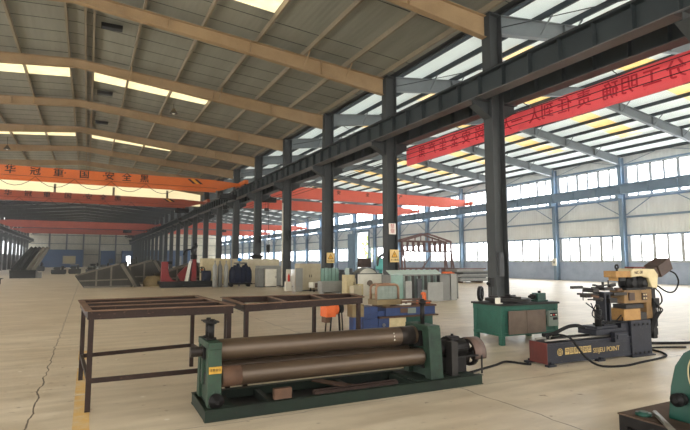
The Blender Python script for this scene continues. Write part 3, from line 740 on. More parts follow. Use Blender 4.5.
# ------------------------------------------------------------------ plate rolling machine (foreground)
pr = thing('plate_rolling_machine', 'green plate rolling machine with long brown steel rollers on a low channel base', 'rolling machine', (1.11, 5.17, 0), -.016)
mb = MB()
for y0, s_ in ((0, 1), (.77, -1)):                              # two long channels, webs facing out
    mb.box(0, 3.55, min(y0, y0 + s_ * .012), max(y0, y0 + s_ * .012), .008, .12)
    for z in (0, .112): mb.box(-.01, 3.56, min(y0 - s_ * .012, y0 + s_ * .075), max(y0 - s_ * .012, y0 + s_ * .075), z, z + .01)
for x in (.01, .7, 1.75, 2.55, 3.53): mb.box(x - .01, x + .05 if x < 3.5 else x + .01, .09, .68, .01, .10)
mb.box(-.005, .012, .0, .77, .0, .12).box(.06, .3, .09, .68, .10, .122).box(2.6, 3.5, .09, .68, .10, .122)
mb.build('base_frame', M['green_dark'], pr, .003)
MB().box(.3, 2.6, .09, .68, .012, .02).build('drip_pan', M['grease'], pr)
MB().rbox((1.6, .43, .127), (.14, .56, .012), (0, 0, .5)).build('cross_plate', M['rust'], pr)
# left housing: two posts, cap, web with bearing slots
mb = MB()
mb.prism([(.06, .122), (.20, .122), (.20, .73), (.16, .755), (.10, .755)], 'x', .03, .17)
mb.prism([(.55, .122), (.69, .122), (.62, .755), (.55, .755)], 'x', .03, .17)
mb.box(.03, .17, .08, .65, .69, .76).box(.06, .14, .2, .55, .122, .3)
mb.box(.02, .18, .34, .40, .3, .69).prism([(.03, .122), (.1, .122), (.1, .42)], 'x', .09, .11)
lh = mb.build('left_housing', M['green'], pr, .006)
MB().box(.04, .16, .205, .335, .30, .42).box(.04, .16, .405, .545, .30, .42).build('bearing_block', M['grease'], pr, .005)
MB().box(.02, .16, .3, .45, .56, .69).build('bearing_block', M['grease'], pr, .005)
MB().box(.035, .165, .054, .06, .455, .525).build('warning_plate', M['oldyellow'], pr)
lettering('lettering', [('注意安全', axes((.1, .052, .49), (1, 0, 0), (0, 0, 1)), .03)], M['black'], pr, .001)
MB().lathe((.11, .06, .185), (0, -1, 0), [(0, .075), (.03, .075), (.03, .05), (.055, .05), (.055, .02), (.09, .02)], 20).build('adjusting_knob', M['grease'], pr)
for y in (.30, .46):
    mb = MB().cyl((.1, y, .76), (.1, y, .94), .032, seg=14).cyl((.1, y, .765), (.1, y, .785), .055, seg=14)
    mb.cyl((.1, y, .93), (.1, y, .945), .055, seg=14).box(.03, .17, y - .06, y + .06, .945, .957).cyl((.1, y, .957), (.1, y, .98), .025, seg=10).build('screw_post', M['grease'], pr)
# right housing (deeper, its front edge leaning) and its single screw with a T handle
mb = MB().prism([(.05, .122), (.18, .122), (.24, .72), (.30, .76), (.13, .76), (.10, .74)], 'x', 2.775, 2.965)
mb.prism([(.55, .122), (.69, .122), (.64, .72), (.62, .76), (.5, .76), (.55, .72)], 'x', 2.775, 2.965).box(2.775, 2.965, .11, .63, .70, .775)
mb.box(2.84, 2.94, .18, .55, .122, .5).box(2.86, 2.93, .18, .55, .5, .70)
mb.build('right_housing', M['greendirty'], pr, .006)
MB().box(2.755, 2.85, .28, .46, .5, .70).build('bearing_block', M['grease'], pr, .005)
MB().box(2.755, 2.84, .19, .56, .24, .46).build('bearing_block', M['grease'], pr, .005)
MB().rbox((2.90, .165, .53), (.07, .012, .07), (-.11, .35, 0)).build('yellow_tag', M['oldyellow'], pr)
MB().cyl((2.87, .36, .775), (2.87, .36, 1.06), .03, seg=14).lathe((2.87, .36, 1.03), (0, 0, 1), [(0, .05), (.05, .05), (.05, .032), (.07, .032)], 14).build('screw_post', M['grease'], pr)
MB().cyl((2.55, .38, 1.065), (3.0, .34, 1.065), .013, seg=10).build('turn_handle', M['rust'], pr)
# rollers with necks
def roller(y, z, r, m, n='roller', stub=True):
    mb = MB().lathe((.17, y, z), (1, 0, 0), [(0, r * .55), (.02, r * .55), (.02, r * .97), (.03, r), (2.56, r), (2.57, r * .97), (2.57, r * .6), (2.66, r * .6)], 40)
    o = mb.build(n, m, pr)
    MB().cyl((-.1 if stub else .1, y, z), (.17, y, z), r * .45, seg=18).build('journal', M['roller_dark'], o)
    return o
ru = roller(.38, .635, .118, M['roller'])
MB().lathe((2.5, .38, .635), (1, 0, 0), [(0, .119), (.2, .119), (.2, .08)], 40, False).build('dark_collar', M['roller_dark'], ru)
for i in range(3):
    MB().rbox((2.37 + .004 * i, .38 - .1175 * math.cos(.45 - i * .32), .635 + .1175 * math.sin(.45 - i * .32)), (.012, .004, .022), (.5 - i * .3, 0, 0)).build('chalk_mark', M['white'], ru)
r1 = roller(.22, .385, .105, M['roller'], stub=False)
MB().lathe((.2, .22, .385), (1, 0, 0), [(0, .1065), (.2, .1065), (.2, .1)], 40, False).build('dark_collar', M['rust'], r1)
roller(.56, .40, .105, M['roller'], stub=False)
# drive end: bracket plate, gearbox, motor, wheel and its guard
MB().box(3.14, 3.24, .1, .22, .122, .55).box(3.12, 3.26, .08, .3, .122, .135).build('bracket_post', M['darksteel'], pr, .004)
mb = MB().box(3.2, 3.5, .25, .55, .122, .32).cyl((3.05, .38, .42), (3.55, .38, .42), .12, seg=20).cyl((3.26, .38, .42), (3.31, .38, .42), .16, seg=20)
for a in range(10): mb.rbox((3.43, .38 + .125 * math.cos(a * PI / 5), .42 + .125 * math.sin(a * PI / 5)), (.2, .02, .012), (a * PI / 5, 0, 0))
mb.box(3.3, 3.44, .32, .44, .53, .58).cyl((3.37, .38, .58), (3.37, .38, .61), .02, seg=8).box(3.25, 3.62, .14, .2, .33, .35)
mb.build('gear_motor', M['grease'], pr, .003)
mb = MB().ring((3.64, .36, .345), (1, 0, 0), .14, .18, .06, 28).cyl((3.5, .36, .345), (3.7, .36, .345), .04, seg=12)
for a in range(5): mb.bar((3.64, .36 + .02 * math.cos(a * 1.2566), .345 + .02 * math.sin(a * 1.2566)), (3.64, .36 + .145 * math.cos(a * 1.2566), .345 + .145 * math.sin(a * 1.2566)), .045, .04, (1, 0, 0))
mb.build('flywheel', M['grease'], pr)
MB().ring((3.68, .36, .345), (1, 0, 0), .192, .204, .19, 22, -PI * .1, PI * 1.0).build('wheel_guard', M['guard'], pr)
MB().cyl((3.60, .06, .122), (3.70, .17, .34), .012, seg=8).build('guard_stay', M['darksteel'], pr)
# loose pieces lying on the base
blk = MB().box(.72, .92, -.0, .06, .128, .24).build('steel_block', M['rust'], None, .004)
blk.location = (1.11, 5.18, 0.001); tag(blk, 'small brown steel block standing on the front channel of the rolling machine', 'steel block')
fb = MB().box(0, 1.1, 0, .07, 0, .035).box(0, 1.1, .035, .04, .035, .05).build('flat_bar', M['brownsteel'], None, .002)
fb.location = (2.3, 5.19, .1235); tag(fb, 'long brown angle bar lying on the front channel of the rolling machine', 'steel bar')

# ------------------------------------------------------------------ angle iron table frames
def table_frame(label, loc, rz, pts, H, longs, legs, low, name='table_frame'):
    """pts: four top corners FL FR BR BL (local); longs: inner rails; legs: list of xy; low: stretchers."""
    t = thing(name, label, 'steel table', loc, rz)
    w = .055
    mb = MB(); tp = MB()
    for i in range(4):
        a, b = pts[i], pts[(i + 1) % 4]
        mb.bar((*a, H - .056), (*b, H - .056), .012, .09); tp.bar((*a, H - .005), (*b, H - .005), .075, .011)
    mb.build('top_frame', M['brownsteel'], t); tp.build('top_flange', M['dustybrown'], t)
    for a, b in longs:
        r = MB().bar((*a, H - .056), (*b, H - .056), .012, .09).build('inner_rail', M['brownsteel'], t)
        MB().bar((*a, H - .006), (*b, H - .006), .05, .01).build('rail_flange', M['dustybrown'], r)
    for x, y in legs: MB().box(x - w / 2, x + w / 2, y - w / 2, y + w / 2, 0, H - .07).build('leg', M['brownsteel'], t, .003)
    for a, b, z in low: MB().bar((*a, z), (*b, z), .035, .05).build('stretcher', M['brownsteel'], t)
    return t
table_frame('brown angle iron table frame standing at the left of the rolling machine', (.07, 6.12, 0), 0,
            [(-.03, -.03), (1.53, -.06), (1.45, 1.9), (-.12, 1.68)], 1.07,
            [((-.05, .55), (1.5, .57)), ((-.07, 1.1), (1.47, 1.2))],
            [(0, 0), (1.49, -.02), (1.41, 1.86), (-.08, 1.64)],
            [((0, 0), (1.49, -.02), .32), ((-.08, 1.64), (1.41, 1.86), .32), ((0, 0), (-.08, 1.64), .32), ((1.49, -.02), (1.41, 1.86), .32)])
table_frame('longer brown steel table frame standing behind the rolling machine', (1.84, 6.36, 0), 0,
            [(-.02, -.02), (1.96, .42), (2.2, 1.24), (.04, 1.4)], 1.05,
            [((.62, .14), (.74, 1.32)), ((1.28, .28), (1.46, 1.28))],
            [(.02, .03), (1.9, .44), (1.52, 1.26), (.09, 1.34)], [])

# ------------------------------------------------------------------ green workbench with gear on it
wb = thing('workbench', 'green steel workbench cabinet with a brown cover plate and grey control box', 'workbench', (7.04, 7.17, 0), -.03)
W, D, H = 1.5, .8, .78
mb = MB().box(.02, W - .02, .02, D - .02, .17, H - .05)
mb.box(0, W, -.006, .03, .17, .22).box(0, W, -.006, .03, H - .13, H - .04).box(-.006, .03, 0, D, .17, .22).box(-.006, .03, 0, D, H - .13, H - .04)
mb.build('cabinet_body', M['teal'], wb, .004)
for x, y in ((.0, .0), (W - .09, .0), (.0, D - .09), (W - .09, D - .09)): MB().box(x, x + .09, y, y + .09, 0, H - .04).build('leg', M['teal'], wb, .004)
MB().box(-.03, W + .03, -.03, D + .03, H - .04, H).build('worktop', M['darksteel'], wb, .005)
MB().box(.16, .62, -.03, -.012, .2, .64).build('cover_plate', M['coverplate'], wb, .003)
MB().box(.63, 1.13, -.03, -.012, .2, .64).build('cover_plate', M['coverplate'], wb, .003)
cb = MB().box(1.17, 1.43, -.07, -.01, .31, .61).build('control_box', M['ctrlgrey'], wb, .004)
MB().box(1.2, 1.4, -.075, -.071, .50, .57).box(1.28, 1.4, -.075, -.071, .43, .48).build('switch_panel', M['black'], cb)
for i in range(3): MB().cyl((1.22 + i * .07, -.076, .53), (1.22 + i * .07, -.09, .53), .016, seg=10).build('button', M['white'] if i != 1 else M['ledred'], cb)
tt = thing('rotary_table', 'dark round turntable plate lying flat on the green workbench', 'turntable', (7.55, 7.5, H))
MB().lathe((0, 0, 0), (0, 0, 1), [(0, .2), (.03, .2), (.03, .44), (.075, .44), (.08, .40), (.085, .40)], 36).build('disc', M['darksteel'], tt)
MB().lathe((0, 0, .085), (0, 0, 1), [(0, .13), (.03, .13), (.03, .06), (.07, .06)], 20).build('hub', M['grease'], tt)
for i in range(3): MB().rbox((.27 * math.cos(i * 2.1 + .4), .27 * math.sin(i * 2.1 + .4), .105), (.18, .06, .04), (0, 0, i * 2.1 + .4)).build('clamp_jaw', M['darksteel'], tt)
gw = thing('gear_wheel', 'black upright wheel standing behind the turntable on the green workbench', 'wheel', (7.28, 7.98, H - .0))
MB().ring((0, 0, .15), (.6, -1, 0), .10, .15, .06, 24).ring((0, 0, .15), (.6, -1, 0), .02, .045, .08, 16).bar((-.06, 0, .04), (.06, 0, .26), .03, .03).bar((.06, 0, .04), (-.06, 0, .26), .03, .03).build('rim', M['black'], gw)
wp = thing('white_bracket', 'small white angle bracket by the black wheel on the green workbench', 'bracket', (7.09, 7.27, H))
MB().box(-.06, .06, -.04, .04, 0, .015).box(-.06, .06, .02, .04, .015, .11).build('bracket', M['white'], wp)
mv = thing('bench_motor', 'dark motor block at the right end of the green workbench top', 'motor', (8.28, 7.35, H))
MB().box(-.16, .14, -.1, .1, 0, .03).box(-.13, .1, -.08, .08, .03, .17).build('body', M['teal_dark'], mv, .006)
MB().cyl((-.13, 0, .1), (-.24, 0, .1), .05, seg=14).cyl((-.24, 0, .1), (-.3, 0, .1), .025, seg=12).build('shaft', M['grease'], mv)
MB().cyl((.0, .0, .17), (.0, 0, .21), .03, seg=10).build('eye_nut', M['black'], mv)

# hooks and hose stand at the foot of the near column
hk = thing('hose_stand', 'thin dark stand with knobs at the foot of the column behind the green workbench', 'stand', (10.45, 11.0, 0))
MB().cyl((0, 0, 0), (0, 0, .02), .16, seg=16).cyl((0, 0, .02), (0, 0, 1.05), .022, seg=8).build('post', M['darksteel'], hk)
MB().box(-.07, .07, -.06, .06, .86, 1.12).cyl((-.14, 0, .95), (-.07, 0, .95), .05, seg=10).build('valve', M['black'], hk)
MB().box(-.04, .04, -.04, .04, .44, .6).build('clip', M['black'], hk)

# ------------------------------------------------------------------ pipe bender
pb = thing('pipe_bender', 'dark pipe bending machine on a long bed with a yellow bending head', 'pipe bender', (6.27, 5.47, 0), -.05)
mb = MB().box(.02, 1.95, 0, .34, .03, .345).box(.02, 1.95, -.012, .0, .30, .345).box(.02, 1.95, -.01, 0, .03, .06)
mb.build('bed', M['bed'], pb, .005)
MB().box(0, .02, -.005, .345, .03, .35).build('end_plate', M['maroon'], pb, .003)
for x, y in ((-.02, -.06), (1.05, -.06), (-.05, .34), (1.05, .34)): MB().box(x, x + .16, y, y + .08, 0, .03).cyl((x + .08, y + .03 if y < 0 else y + .05, .03), (x + .08, y + .03 if y < 0 else y + .05, .06), .018, seg=8).build('foot', M['bed'], pb)
for y in (.06, .26): MB().cyl((.05, y, .375), (1.7, y, .375), .02, seg=12).build('guide_rail', M['steel'], pb)
MB().cyl((.3, .16, .38), (1.1, .16, .38), .03, seg=12).build('chain_tube', M['grease'], pb)
ee = MB().cyl((.14, .1, .345), (.14, .1, .41), .022, seg=8).ring((.14, .1, .43), (0, 1, 0), .014, .03, .02, 14).build('lifting_eye', M['black'], pb)
MB().box(1.10, 1.70, .0, .36, .40, .49).box(1.42, 1.72, -.09, .0, .28, .44).box(1.46, 1.68, -.11, -.09, .33, .40).box(1.16, 1.66, .04, .32, .49, .53).build('carriage', M['bed'], pb, .005)
MB().box(1.43, 1.47, .08, .26, .53, 1.06).box(1.54, 1.58, .08, .26, .53, 1.06).box(1.47, 1.54, .14, .2, .53, 1.06).box(1.40, 1.61, .06, .28, 1.04, 1.08).box(1.36, 1.64, .06, .28, .53, .56).build('post', M['bed'], pb, .005)
MB().cyl((1.28, .1, .53), (1.28, .1, .80), .055, seg=14).cyl((1.28, .1, .80), (1.28, .1, .88), .03, seg=10).build('cylinder', M['black'], pb)
mb = MB().bar((.76, .12, 1.17), (1.9, .16, 1.1), .04, .025).box(.72, .95, .09, .15, 1.15, 1.195).bar((.95, .2, 1.06), (1.9, .2, 1.02), .04, .03)
mb.box(1.12, 1.26, .04, .24, 1.085, 1.15).box(1.36, 1.58, .02, .28, 1.11, 1.16).cyl((1.45, .12, 1.16), (1.45, .12, 1.25), .02, seg=10).box(1.02, 1.16, .1, .22, 1.0, 1.06)
mb.cyl((.9, .1, 1.05), (1.3, .1, 1.05), .016, seg=8).box(1.6, 1.92, .03, .1, 1.02, 1.07).cyl((1.2, .04, 1.19), (1.62, .04, 1.21), .013, seg=8).cyl((1.0, .05, .975), (1.36, .05, .975), .012, seg=8)
mb.rbox((1.3, .1, 1.185), (.2, .05, .03), (0, .2, 0)).rbox((1.64, .1, 1.19), (.14, .06, .05), (0, -.2, 0)).cyl((1.56, .1, 1.18), (1.56, .1, 1.28), .012, seg=8).cyl((.95, .1, .96), (.95, .1, 1.14), .008, seg=6).box(1.3, 1.36, .06, .2, .94, 1.0).box(1.52, 1.7, .05, .2, .9, .98)
mb.build('clamp_arm', M['darksteel'], pb, .003)
MB().rbox((1.18, .06, 1.02), (.16, .03, .035), (0, .15, 0)).box(1.66, 1.78, .01, .06, 1.1, 1.14).build('clamp_jaw', M['rust'], pb)
MB().box(1.9, 2.4, -.03, .37, 0, .60).box(1.72, 1.9, .02, .34, .345, .60).box(1.86, 2.44, -.07, .4, 0, .025).build('gearbox', M['bed'], pb, .006)
for i in range(4):
    for z in (.06, .53): MB().cyl((1.98 + i * .11, -.03, z), (1.98 + i * .11, -.045, z), .018, seg=8).build('bolt', M['black'], pb)
MB().box(1.78, 2.2, .0, .34, .60, .79).build('ochre_block', M['ochre'], pb, .008)
MB().box(2.2, 2.38, .02, .3, .60, .72).box(1.9, 2.36, .05, .3, .79, .86).build('slide_block', M['darksteel'], pb, .005)
mb = MB().box(1.86, 2.56, .04, .32, .88, 1.10).box(2.45, 2.6, .06, .34, .60, 1.12)
mb.build('head_body', M['headbrown'], pb, .008)
MB().box(1.96, 2.1, .02, .04, .93, 1.06).build('jaw_plate', M['motorbrown'], pb); MB().box(2.3, 2.42, .02, .04, .93, 1.05).build('jaw_plate', M['motorbrown'], pb)
for i in range(4): MB().cyl((2.33 + (i % 2) * .06, .022, .96 + (i // 2) * .06), (2.33 + (i % 2) * .06, .01, .96 + (i // 2) * .06), .014, seg=8).build('bolt', M['cream'], pb)
for cx in (2.14, 2.42): MB().lathe((cx, .18, 1.22), (0, -1, 0), [(-.09, .12), (-.04, .12), (-.04, .09), (.04, .09), (.04, .13), (.1, .13), (.1, .05), (.13, .05)], 24).build('bending_die', M['black'], pb)
MB().box(1.95, 2.62, .06, .3, 1.10, 1.135).build('die_table', M['black'], pb, .004)
MB().box(1.68, 2.05, .04, .28, 1.32, 1.43).box(1.72, 1.86, .06, .22, 1.26, 1.32).build('pressure_arm', M['ochre'], pb, .008)
MB().box(1.76, 1.9, .03, .1, 1.26, 1.32).build('arm_shoe', M['black'], pb)
MB().cyl((1.84, .14, 1.43), (1.84, .14, 1.46), .02, seg=8).ring((1.84, .14, 1.50), (0, 1, 0), .022, .045, .022, 16).build('lifting_eye', M['black'], pb)
mb = MB().prism([(2.05, 1.32), (2.3, 1.34), (2.5, 1.30), (2.58, 1.14), (2.72, 1.12), (2.76, 1.36), (2.66, 1.46), (2.12, 1.47), (2.05, 1.43)], 'y', .03, .31)
mb.build('head_casting', M['cream'], pb, .012)
lettering('lettering', [('NC-38', axes((2.24, .027, 1.40), (1, 0, .05), (0, 0, 1)), .075)], M['motorbrown'], pb, .002)
MB().box(2.2, 2.5, .08, .26, 1.47, 1.50).build('top_cover', M['maroon'], pb, .004)
q = (0, -.42, 0)
mt = MB().rbox((2.78, .17, 1.40), (.26, .22, .2), q).build('motor_flange', M['motorbrown'], pb, .01)
mb = MB().rbox((2.98, .17, 1.485), (.36, .28, .22), q); mb.build('drive_motor', M['motorbrown'], pb, .012)
MB().tube([(3.2, .1, 1.42), (3.32, .08, 1.36), (3.36, .06, 1.22), (3.22, .05, 1.06), (3.02, .06, 1.05), (2.82, .1, 1.16), (2.7, .12, 1.2)], .014, 7, 5).build('motor_cable', M['rubber'], pb)
MB().tube([(2.72, .1, 1.14), (2.86, .08, 1.02), (2.86, .06, .88), (2.74, .08, .8), (2.66, .1, .82)], .012, 7, 5).build('sensor_cable', M['rubber'], pb)
MB().box(2.6, 2.70, .06, .3, .25, 1.12).box(2.58, 2.74, .02, .1, .8, .95).box(2.68, 2.76, .08, .2, .45, .62).box(2.6, 2.78, .1, .26, .3, .42).build('mast', M['black'], pb, .006)
for i in range(4): MB().tube([(2.62 + .03 * i, .04, .95 - .05 * i), (2.6 + .05 * i, -.02, .75), (2.52 + .04 * i, 0, .62), (2.44, .0, .45 - .04 * i)], .011, 6, 5).build('hydraulic_hose', M['rubber'], pb)
for i in range(3): MB().tube([(1.2, .06 + .1 * i, .9), (1.05 + .1 * i, .02, .72), (1.3, .0, .62), (1.5 + .2 * i, .0, .58), (1.8, .06, .7)], .01, 6, 5).build('hydraulic_hose', M['rubber'], pb)
chs = '中国重型数控'
its = []; plq = MB()
for i, ch in enumerate(chs):
    x = .42 + i * .097
    plq.box(x - .042, x + .042, -.0145, -.0125, .155, .255); its.append((ch, axes((x, -.016, .205), (1, 0, 0), (0, 0, 1)), .082))
plq.build('gold_plate', M['gold'], pb); lettering('lettering', its, M['bed'], pb, .0008)
lettering('latin_lettering', [('SEIJEU POINT', axes((1.30, -.013, .17), (1, 0, 0), (0, 0, 1)), .105)], M['gold'], pb, .001)
MB().ring((.27, -.013, .2), (0, 1, 0), .048, .056, .003, 24).ring((.27, -.013, .2), (0, 1, 0), .026, .032, .003, 20).box(.266, .274, -.0145, -.012, .155, .245).build('round_emblem', M['gold'], pb)
def cable(label, pts, r, m='rubber', cat='cable', name='cable'):
    o = MB().tube(pts, r, 8, 8).build(name, M[m]); return tag(o, label, cat)
cable('black cable drooping over the bender bed and looping along the floor in front', [(6.56, 5.60, .432), (6.63, 5.52, .45), (6.70, 5.38, .41), (6.75, 5.29, .28), (6.82, 5.20, .13), (6.94, 5.06, .03), (7.3, 4.93, .018), (7.85, 4.98, .018), (8.35, 5.03, .018), (8.72, 5.12, .018), (8.98, 5.36, .018), (9.1, 5.62, .018), (9.35, 5.68, .018), (9.9, 5.45, .018)], .017)
cable('thick black hose bowing from the carriage down onto the bender bed', [(7.34, 5.62, .50), (7.22, 5.64, .54), (7.05, 5.66, .54), (6.88, 5.67, .50), (6.74, 5.68, .455), (6.60, 5.68, .435), (6.45, 5.68, .435)], .03, 'rubber', 'hose', 'hose')
cable('black power cable on the floor between rolling machine and bender', [(4.86, 5.62, .02), (5.1, 5.7, .02), (5.6, 5.86, .018), (5.95, 5.98, .018), (6.08, 5.72, .018), (6.15, 5.66, .018)], .018)
cable('black cable lying on the floor behind the gearbox of the bender', [(8.95, 6.1, .026), (9.15, 6.2, .026), (9.5, 6.1, .026), (10.0, 5.85, .026), (10.5, 5.65, .026)], .025)

# ------------------------------------------------------------------ green machine cut by the frame at the lower right
gm = thing('shearing_machine', 'green machine with an arched side plate cut off by the lower right corner', 'machine', (3.93, 2.72, 0))
mb = MB().box(0, .06, -1.6, 0, .27, .35).box(0, .06, -1.6, 0, 0, .06).box(.05, 1.1, -.06, 0, 0, .35).box(.06, .07, -1.6, 0, .02, .3)
for y in (-.07, -.24, -.41, -.75, -1.1): mb.box(0, .06, y, y + .07, .06, .27)
mb.build('base', M['grease'], gm, .004)
MB().box(-.01, 1.1, -1.6, .005, .35, .362).build('top_plate', M['rustdark'], gm, .003)
mb = MB().prism([(-.28, .362), (-1.1, .362), (-1.12, .66), (-1.02, .86), (-.9, .95), (-.7, .985), (-.52, .955), (-.42, .89), (-.35, .78), (-.31, .62)], 'x', .2, .27)
mb.build('side_plate', M['teal_dark'], gm, .012)
MB().lathe((.2, -.40, .54), (-1, 0, 0), [(0, .045), (.015, .045), (.015, .03), (.05, .03), (.05, .05), (.085, .05), (.085, .02), (.1, .02)], 18).build('knob', M['black'], gm)
MB().lathe((.2, -.70, .70), (-1, 0, 0), [(0, .16), (.03, .16), (.03, .1), (.06, .1)], 26).build('pulley', M['grease'], gm)
MB().tube([(.185, -.56, .36), (.185, -.52, .48), (.185, -.49, .60), (.185, -.46, .72), (.185, -.47, .82), (.185, -.52, .89), (.185, -.6, .93), (.185, -.75, .94)], .0055, 7, 6).build('belt', M['straw'], gm)
MB().lathe((.11, -.14, .362), (0, 0, 1), [(0, .06), (.02, .06), (.02, .035), (.03, .035)], 16).build('filler_cap', M['teal_dark'], gm)
rd = MB().cyl((4.11, 2.53, .386), (3.72, 2.14, .386), .02, seg=14).build('steel_rod', M['steel']); tag(rd, 'bare bright steel rod lying on the base of the green machine at the lower right', 'rod')

# ------------------------------------------------------------------ blue bench machine, monitor-like guard, orange grinder
bb = thing('blue_bench_machine', 'blue machine bench with beige and blue doors below a brown ledge', 'machine bench', (5.3, 9.5, 0))
MB().box(.62, 1.97, 0, .55, .38, .56).box(.44, .64, .05, .5, .38, .5).build('upper_body', M['bluemach'], bb, .006)
MB().box(.42, 2.02, -.06, .6, .345, .38).build('ledge', M['rust'], bb, .004)
MB().box(.05, 1.9, 0, .55, .05, .345).box(.1, 1.85, .05, .5, 0, .05).build('lower_body', M['bluemach'], bb, .006)
MB().box(.0, .42, .02, .5, .345, .6).build('side_box', M['bluemach'], bb, .008)
MB().box(.70, 1.14, -.02, -.002, .08, .34).build('beige_door', M['cream'], bb, .004)
MB().box(1.16, 1.88, -.02, -.002, .06, .34).build('green_door', M['teal_dark'], bb, .004)
d_ = MB().box(.42, .68, -.02, -.002, .1, .34).build('blue_door', M['bluemach'], bb, .004); MB().ring((.55, -.03, .2), (0, 1, 0), .02, .035, .02, 14).build('handle', M['steel'], d_)
MB().box(1.0, 1.2, -.01, -.002, .44, .54).build('brown_plate', M['rust'], bb); MB().box(1.2, 1.42, -.01, -.002, .42, .54).build('pale_plate', M['ctrlgrey'], bb)
MB().box(.6, 2.0, -.02, .57, .56, .60).build('bench_top', M['rust'], bb, .004)
mo = thing('guard_frame', 'tan rounded guard frame with wire glass on the blue bench', 'machine guard', (5.62, 9.38, .6))
MB().box(0, .66, 0, .4, .04, .16).box(.2, .4, .1, .3, .0, .04).build('base', M['khaki'], mo, .01)
mb = MB().tube([(.04, .1, .16), (.04, .1, .40), (.07, .1, .455), (.13, .1, .475), (.53, .1, .475), (.59, .1, .455), (.62, .1, .40), (.62, .1, .16)], .028, 8)
mb.tube([(.04, .34, .16), (.04, .34, .40), (.07, .34, .455), (.13, .34, .475), (.53, .34, .475), (.59, .34, .455), (.62, .34, .40), (.62, .34, .16)], .028, 8)
for x in (.13, .53): mb.cyl((x, .1, .475), (x, .34, .475), .02, seg=8)
mb.build('frame', M['pink'], mo)
mb = MB().box(.07, .59, .105, .115, .16, .45)
for i in range(6): mb.box(.07 + i * .1, .076 + i * .1, .098, .105, .16, .45)
for i in range(3): mb.box(.07, .59, .098, .105, .22 + i * .08, .226 + i * .08)
mb.build('wire_glass', M['mesh'], mo)
wj = thing('bench_vise', 'white bench vise block on the right part of the blue bench', 'vise', (6.5, 9.66, .6))
MB().prism([(-.16, 0), (.16, 0), (.16, .05), (.05, .1), (-.16, .1)], 'y', -.08, .08).build('body', M['white'], wj, .006)
MB().box(-.02, .04, -.085, -.081, .03, .07).build('dark_slot', M['black'], wj)
fbb = MB().box(-.36, .36, -.04, .04, 0, .03).build('flat_bar', M['rust']); fbb.location = (6.62, 9.70, .702); tag(fbb, 'rusty flat bar lying across the white vise on the blue bench', 'steel bar')
og_ = thing('orange_stand', 'small orange L-shaped stand at the right end of the blue bench', 'stand', (7.16, 9.80, .6))
MB().box(-.15, .14, -.09, .09, 0, .07).prism([(-.06, .07), (.06, .07), (.05, .24), (.0, .27), (-.05, .24), (-.05, .2), (-.01, .2), (-.01, .1), (-.06, .1)], 'y', -.04, .04).build('body', M['bin_orange'], og_, .006)
om = thing('orange_grinder', 'orange motor head on thin dark legs under the long table frame', 'motor', (4.76, 9.75, 0))
mb = MB().box(-.25, -.02, -.16, .16, .42, .72).cyl((-.02, 0, .57), (.08, 0, .57), .12, seg=18).cyl((-.16, -.16, .57), (-.16, -.2, .57), .1, seg=18); mb.build('head', M['bin_orange'], om, .015)
MB().cyl((.08, 0, .58), (.2, 0, .58), .1, seg=16).box(.1, .3, -.06, .06, .68, .76).build('motor', M['black'], om)
for x, y, dx in ((-.1, -.12, -.05), (.08, -.1, .03), (.14, -.1, .03), (.16, .1, .03), (-.1, .12, -.05)): MB().tube([(x, y, .52), (x + dx * .5, y, .3), (x + dx, y, 0)], .016, 6).build('leg', M['black'], om)
MB().box(-.24, -.1, -.1, .1, .3, .42).build('bracket', M['rust'], om)
tb = thing('khaki_box', 'small khaki box beside the orange motor under the table frame', 'box', (5.13, 9.45, 0))
MB().box(-.14, .14, -.12, .12, .42, .68).build('body', M['khaki'], tb, .006)
MB().box(-.1, .1, -.1, .1, 0, .42).build('pedestal', M['bluemach'], tb)

# ------------------------------------------------------------------ panel rack in front of the second column
rk = thing('panel_rack', 'grey steel rack of upright panels with a pale green top sheet', 'rack', (10.72, 16.35, 0))
L = 3.0
MB().box(-.34, L, 0, .6, .05, .11).box(-.3, L - .05, .04, .56, 0, .05).build('base_tray', M['darkgrey'], rk)
for x in (-.34, L - .05): MB().box(x, x + .05, 0, .6, .11, 1.06).build('end_post', M['midgrey'], rk)
MB().rbox((.95, .22, 1.15), (2.45, .36, .03), (.45, 0, 0)).build('top_sheet', M['palegreen'], rk)
MB().box(-.3, .3, .05, .08, .13, 1.05).build('green_sheet', M['glassgreen'], rk)
for i in range(11): MB().box(.36 + i * .155, .38 + i * .155, .06, .5, .12, 1.05).build('divider', M['midgrey'] if i % 2 else M['palegreen'], rk)
MB().box(.33, 2.95, .52, .56, .11, 1.06).build('back_panel', M['darkgrey'], rk)
MB().box(.32, 2.95, .04, .09, 1.02, 1.07).build('top_rail', M['midgrey'], rk)
def slab(label, x, y, z, w, h, d, m, name='steel_board', cat='panel', rz=0.0):
    o = MB().box(-w / 2, w / 2, -d / 2, d / 2, 0, h).build(name, M[m], None, min(.006, d / 4)); o.location = (x, y, z); o.rotation_euler = (0, 0, rz); return tag(o, label, cat, None)
slab('narrow pale grey panel leaning at the left in the panel rack', 11.2, 16.30, 0, .3, .82, .05, 'greyp')
slab('low grey panel standing in front of the panel rack beside the dark door', 11.98, 16.30, 0, .3, .46, .05, 'greyp')
slab('wide mid grey steel panel standing in front of the panel rack', 12.42, 16.2, 0, .75, .75, .05, 'greyp')
slab('tall grey steel panel at the right of the panel rack', 12.97, 16.28, 0, .5, 1.02, .04, 'midgrey')
slab('dark grey narrow door standing in the panel rack', 11.72, 16.30, 0, .22, .9, .05, 'darkgrey')
slab('tall pale panel at the right end of the panel rack', 13.42, 16.28, 0, .3, 1.08, .05, 'greyp')
rb = MB().box(-.3, .3, -.06, .06, 0, .035).cyl((-.3, 0, .05), (.2, 0, .05), .03, seg=10).build('rusty_offcut', M['bin_orange']); rb.location = (13.28, 16.46, 1.085); tag(rb, 'orange rusty offcut lying on top of the panel rack', 'offcut')

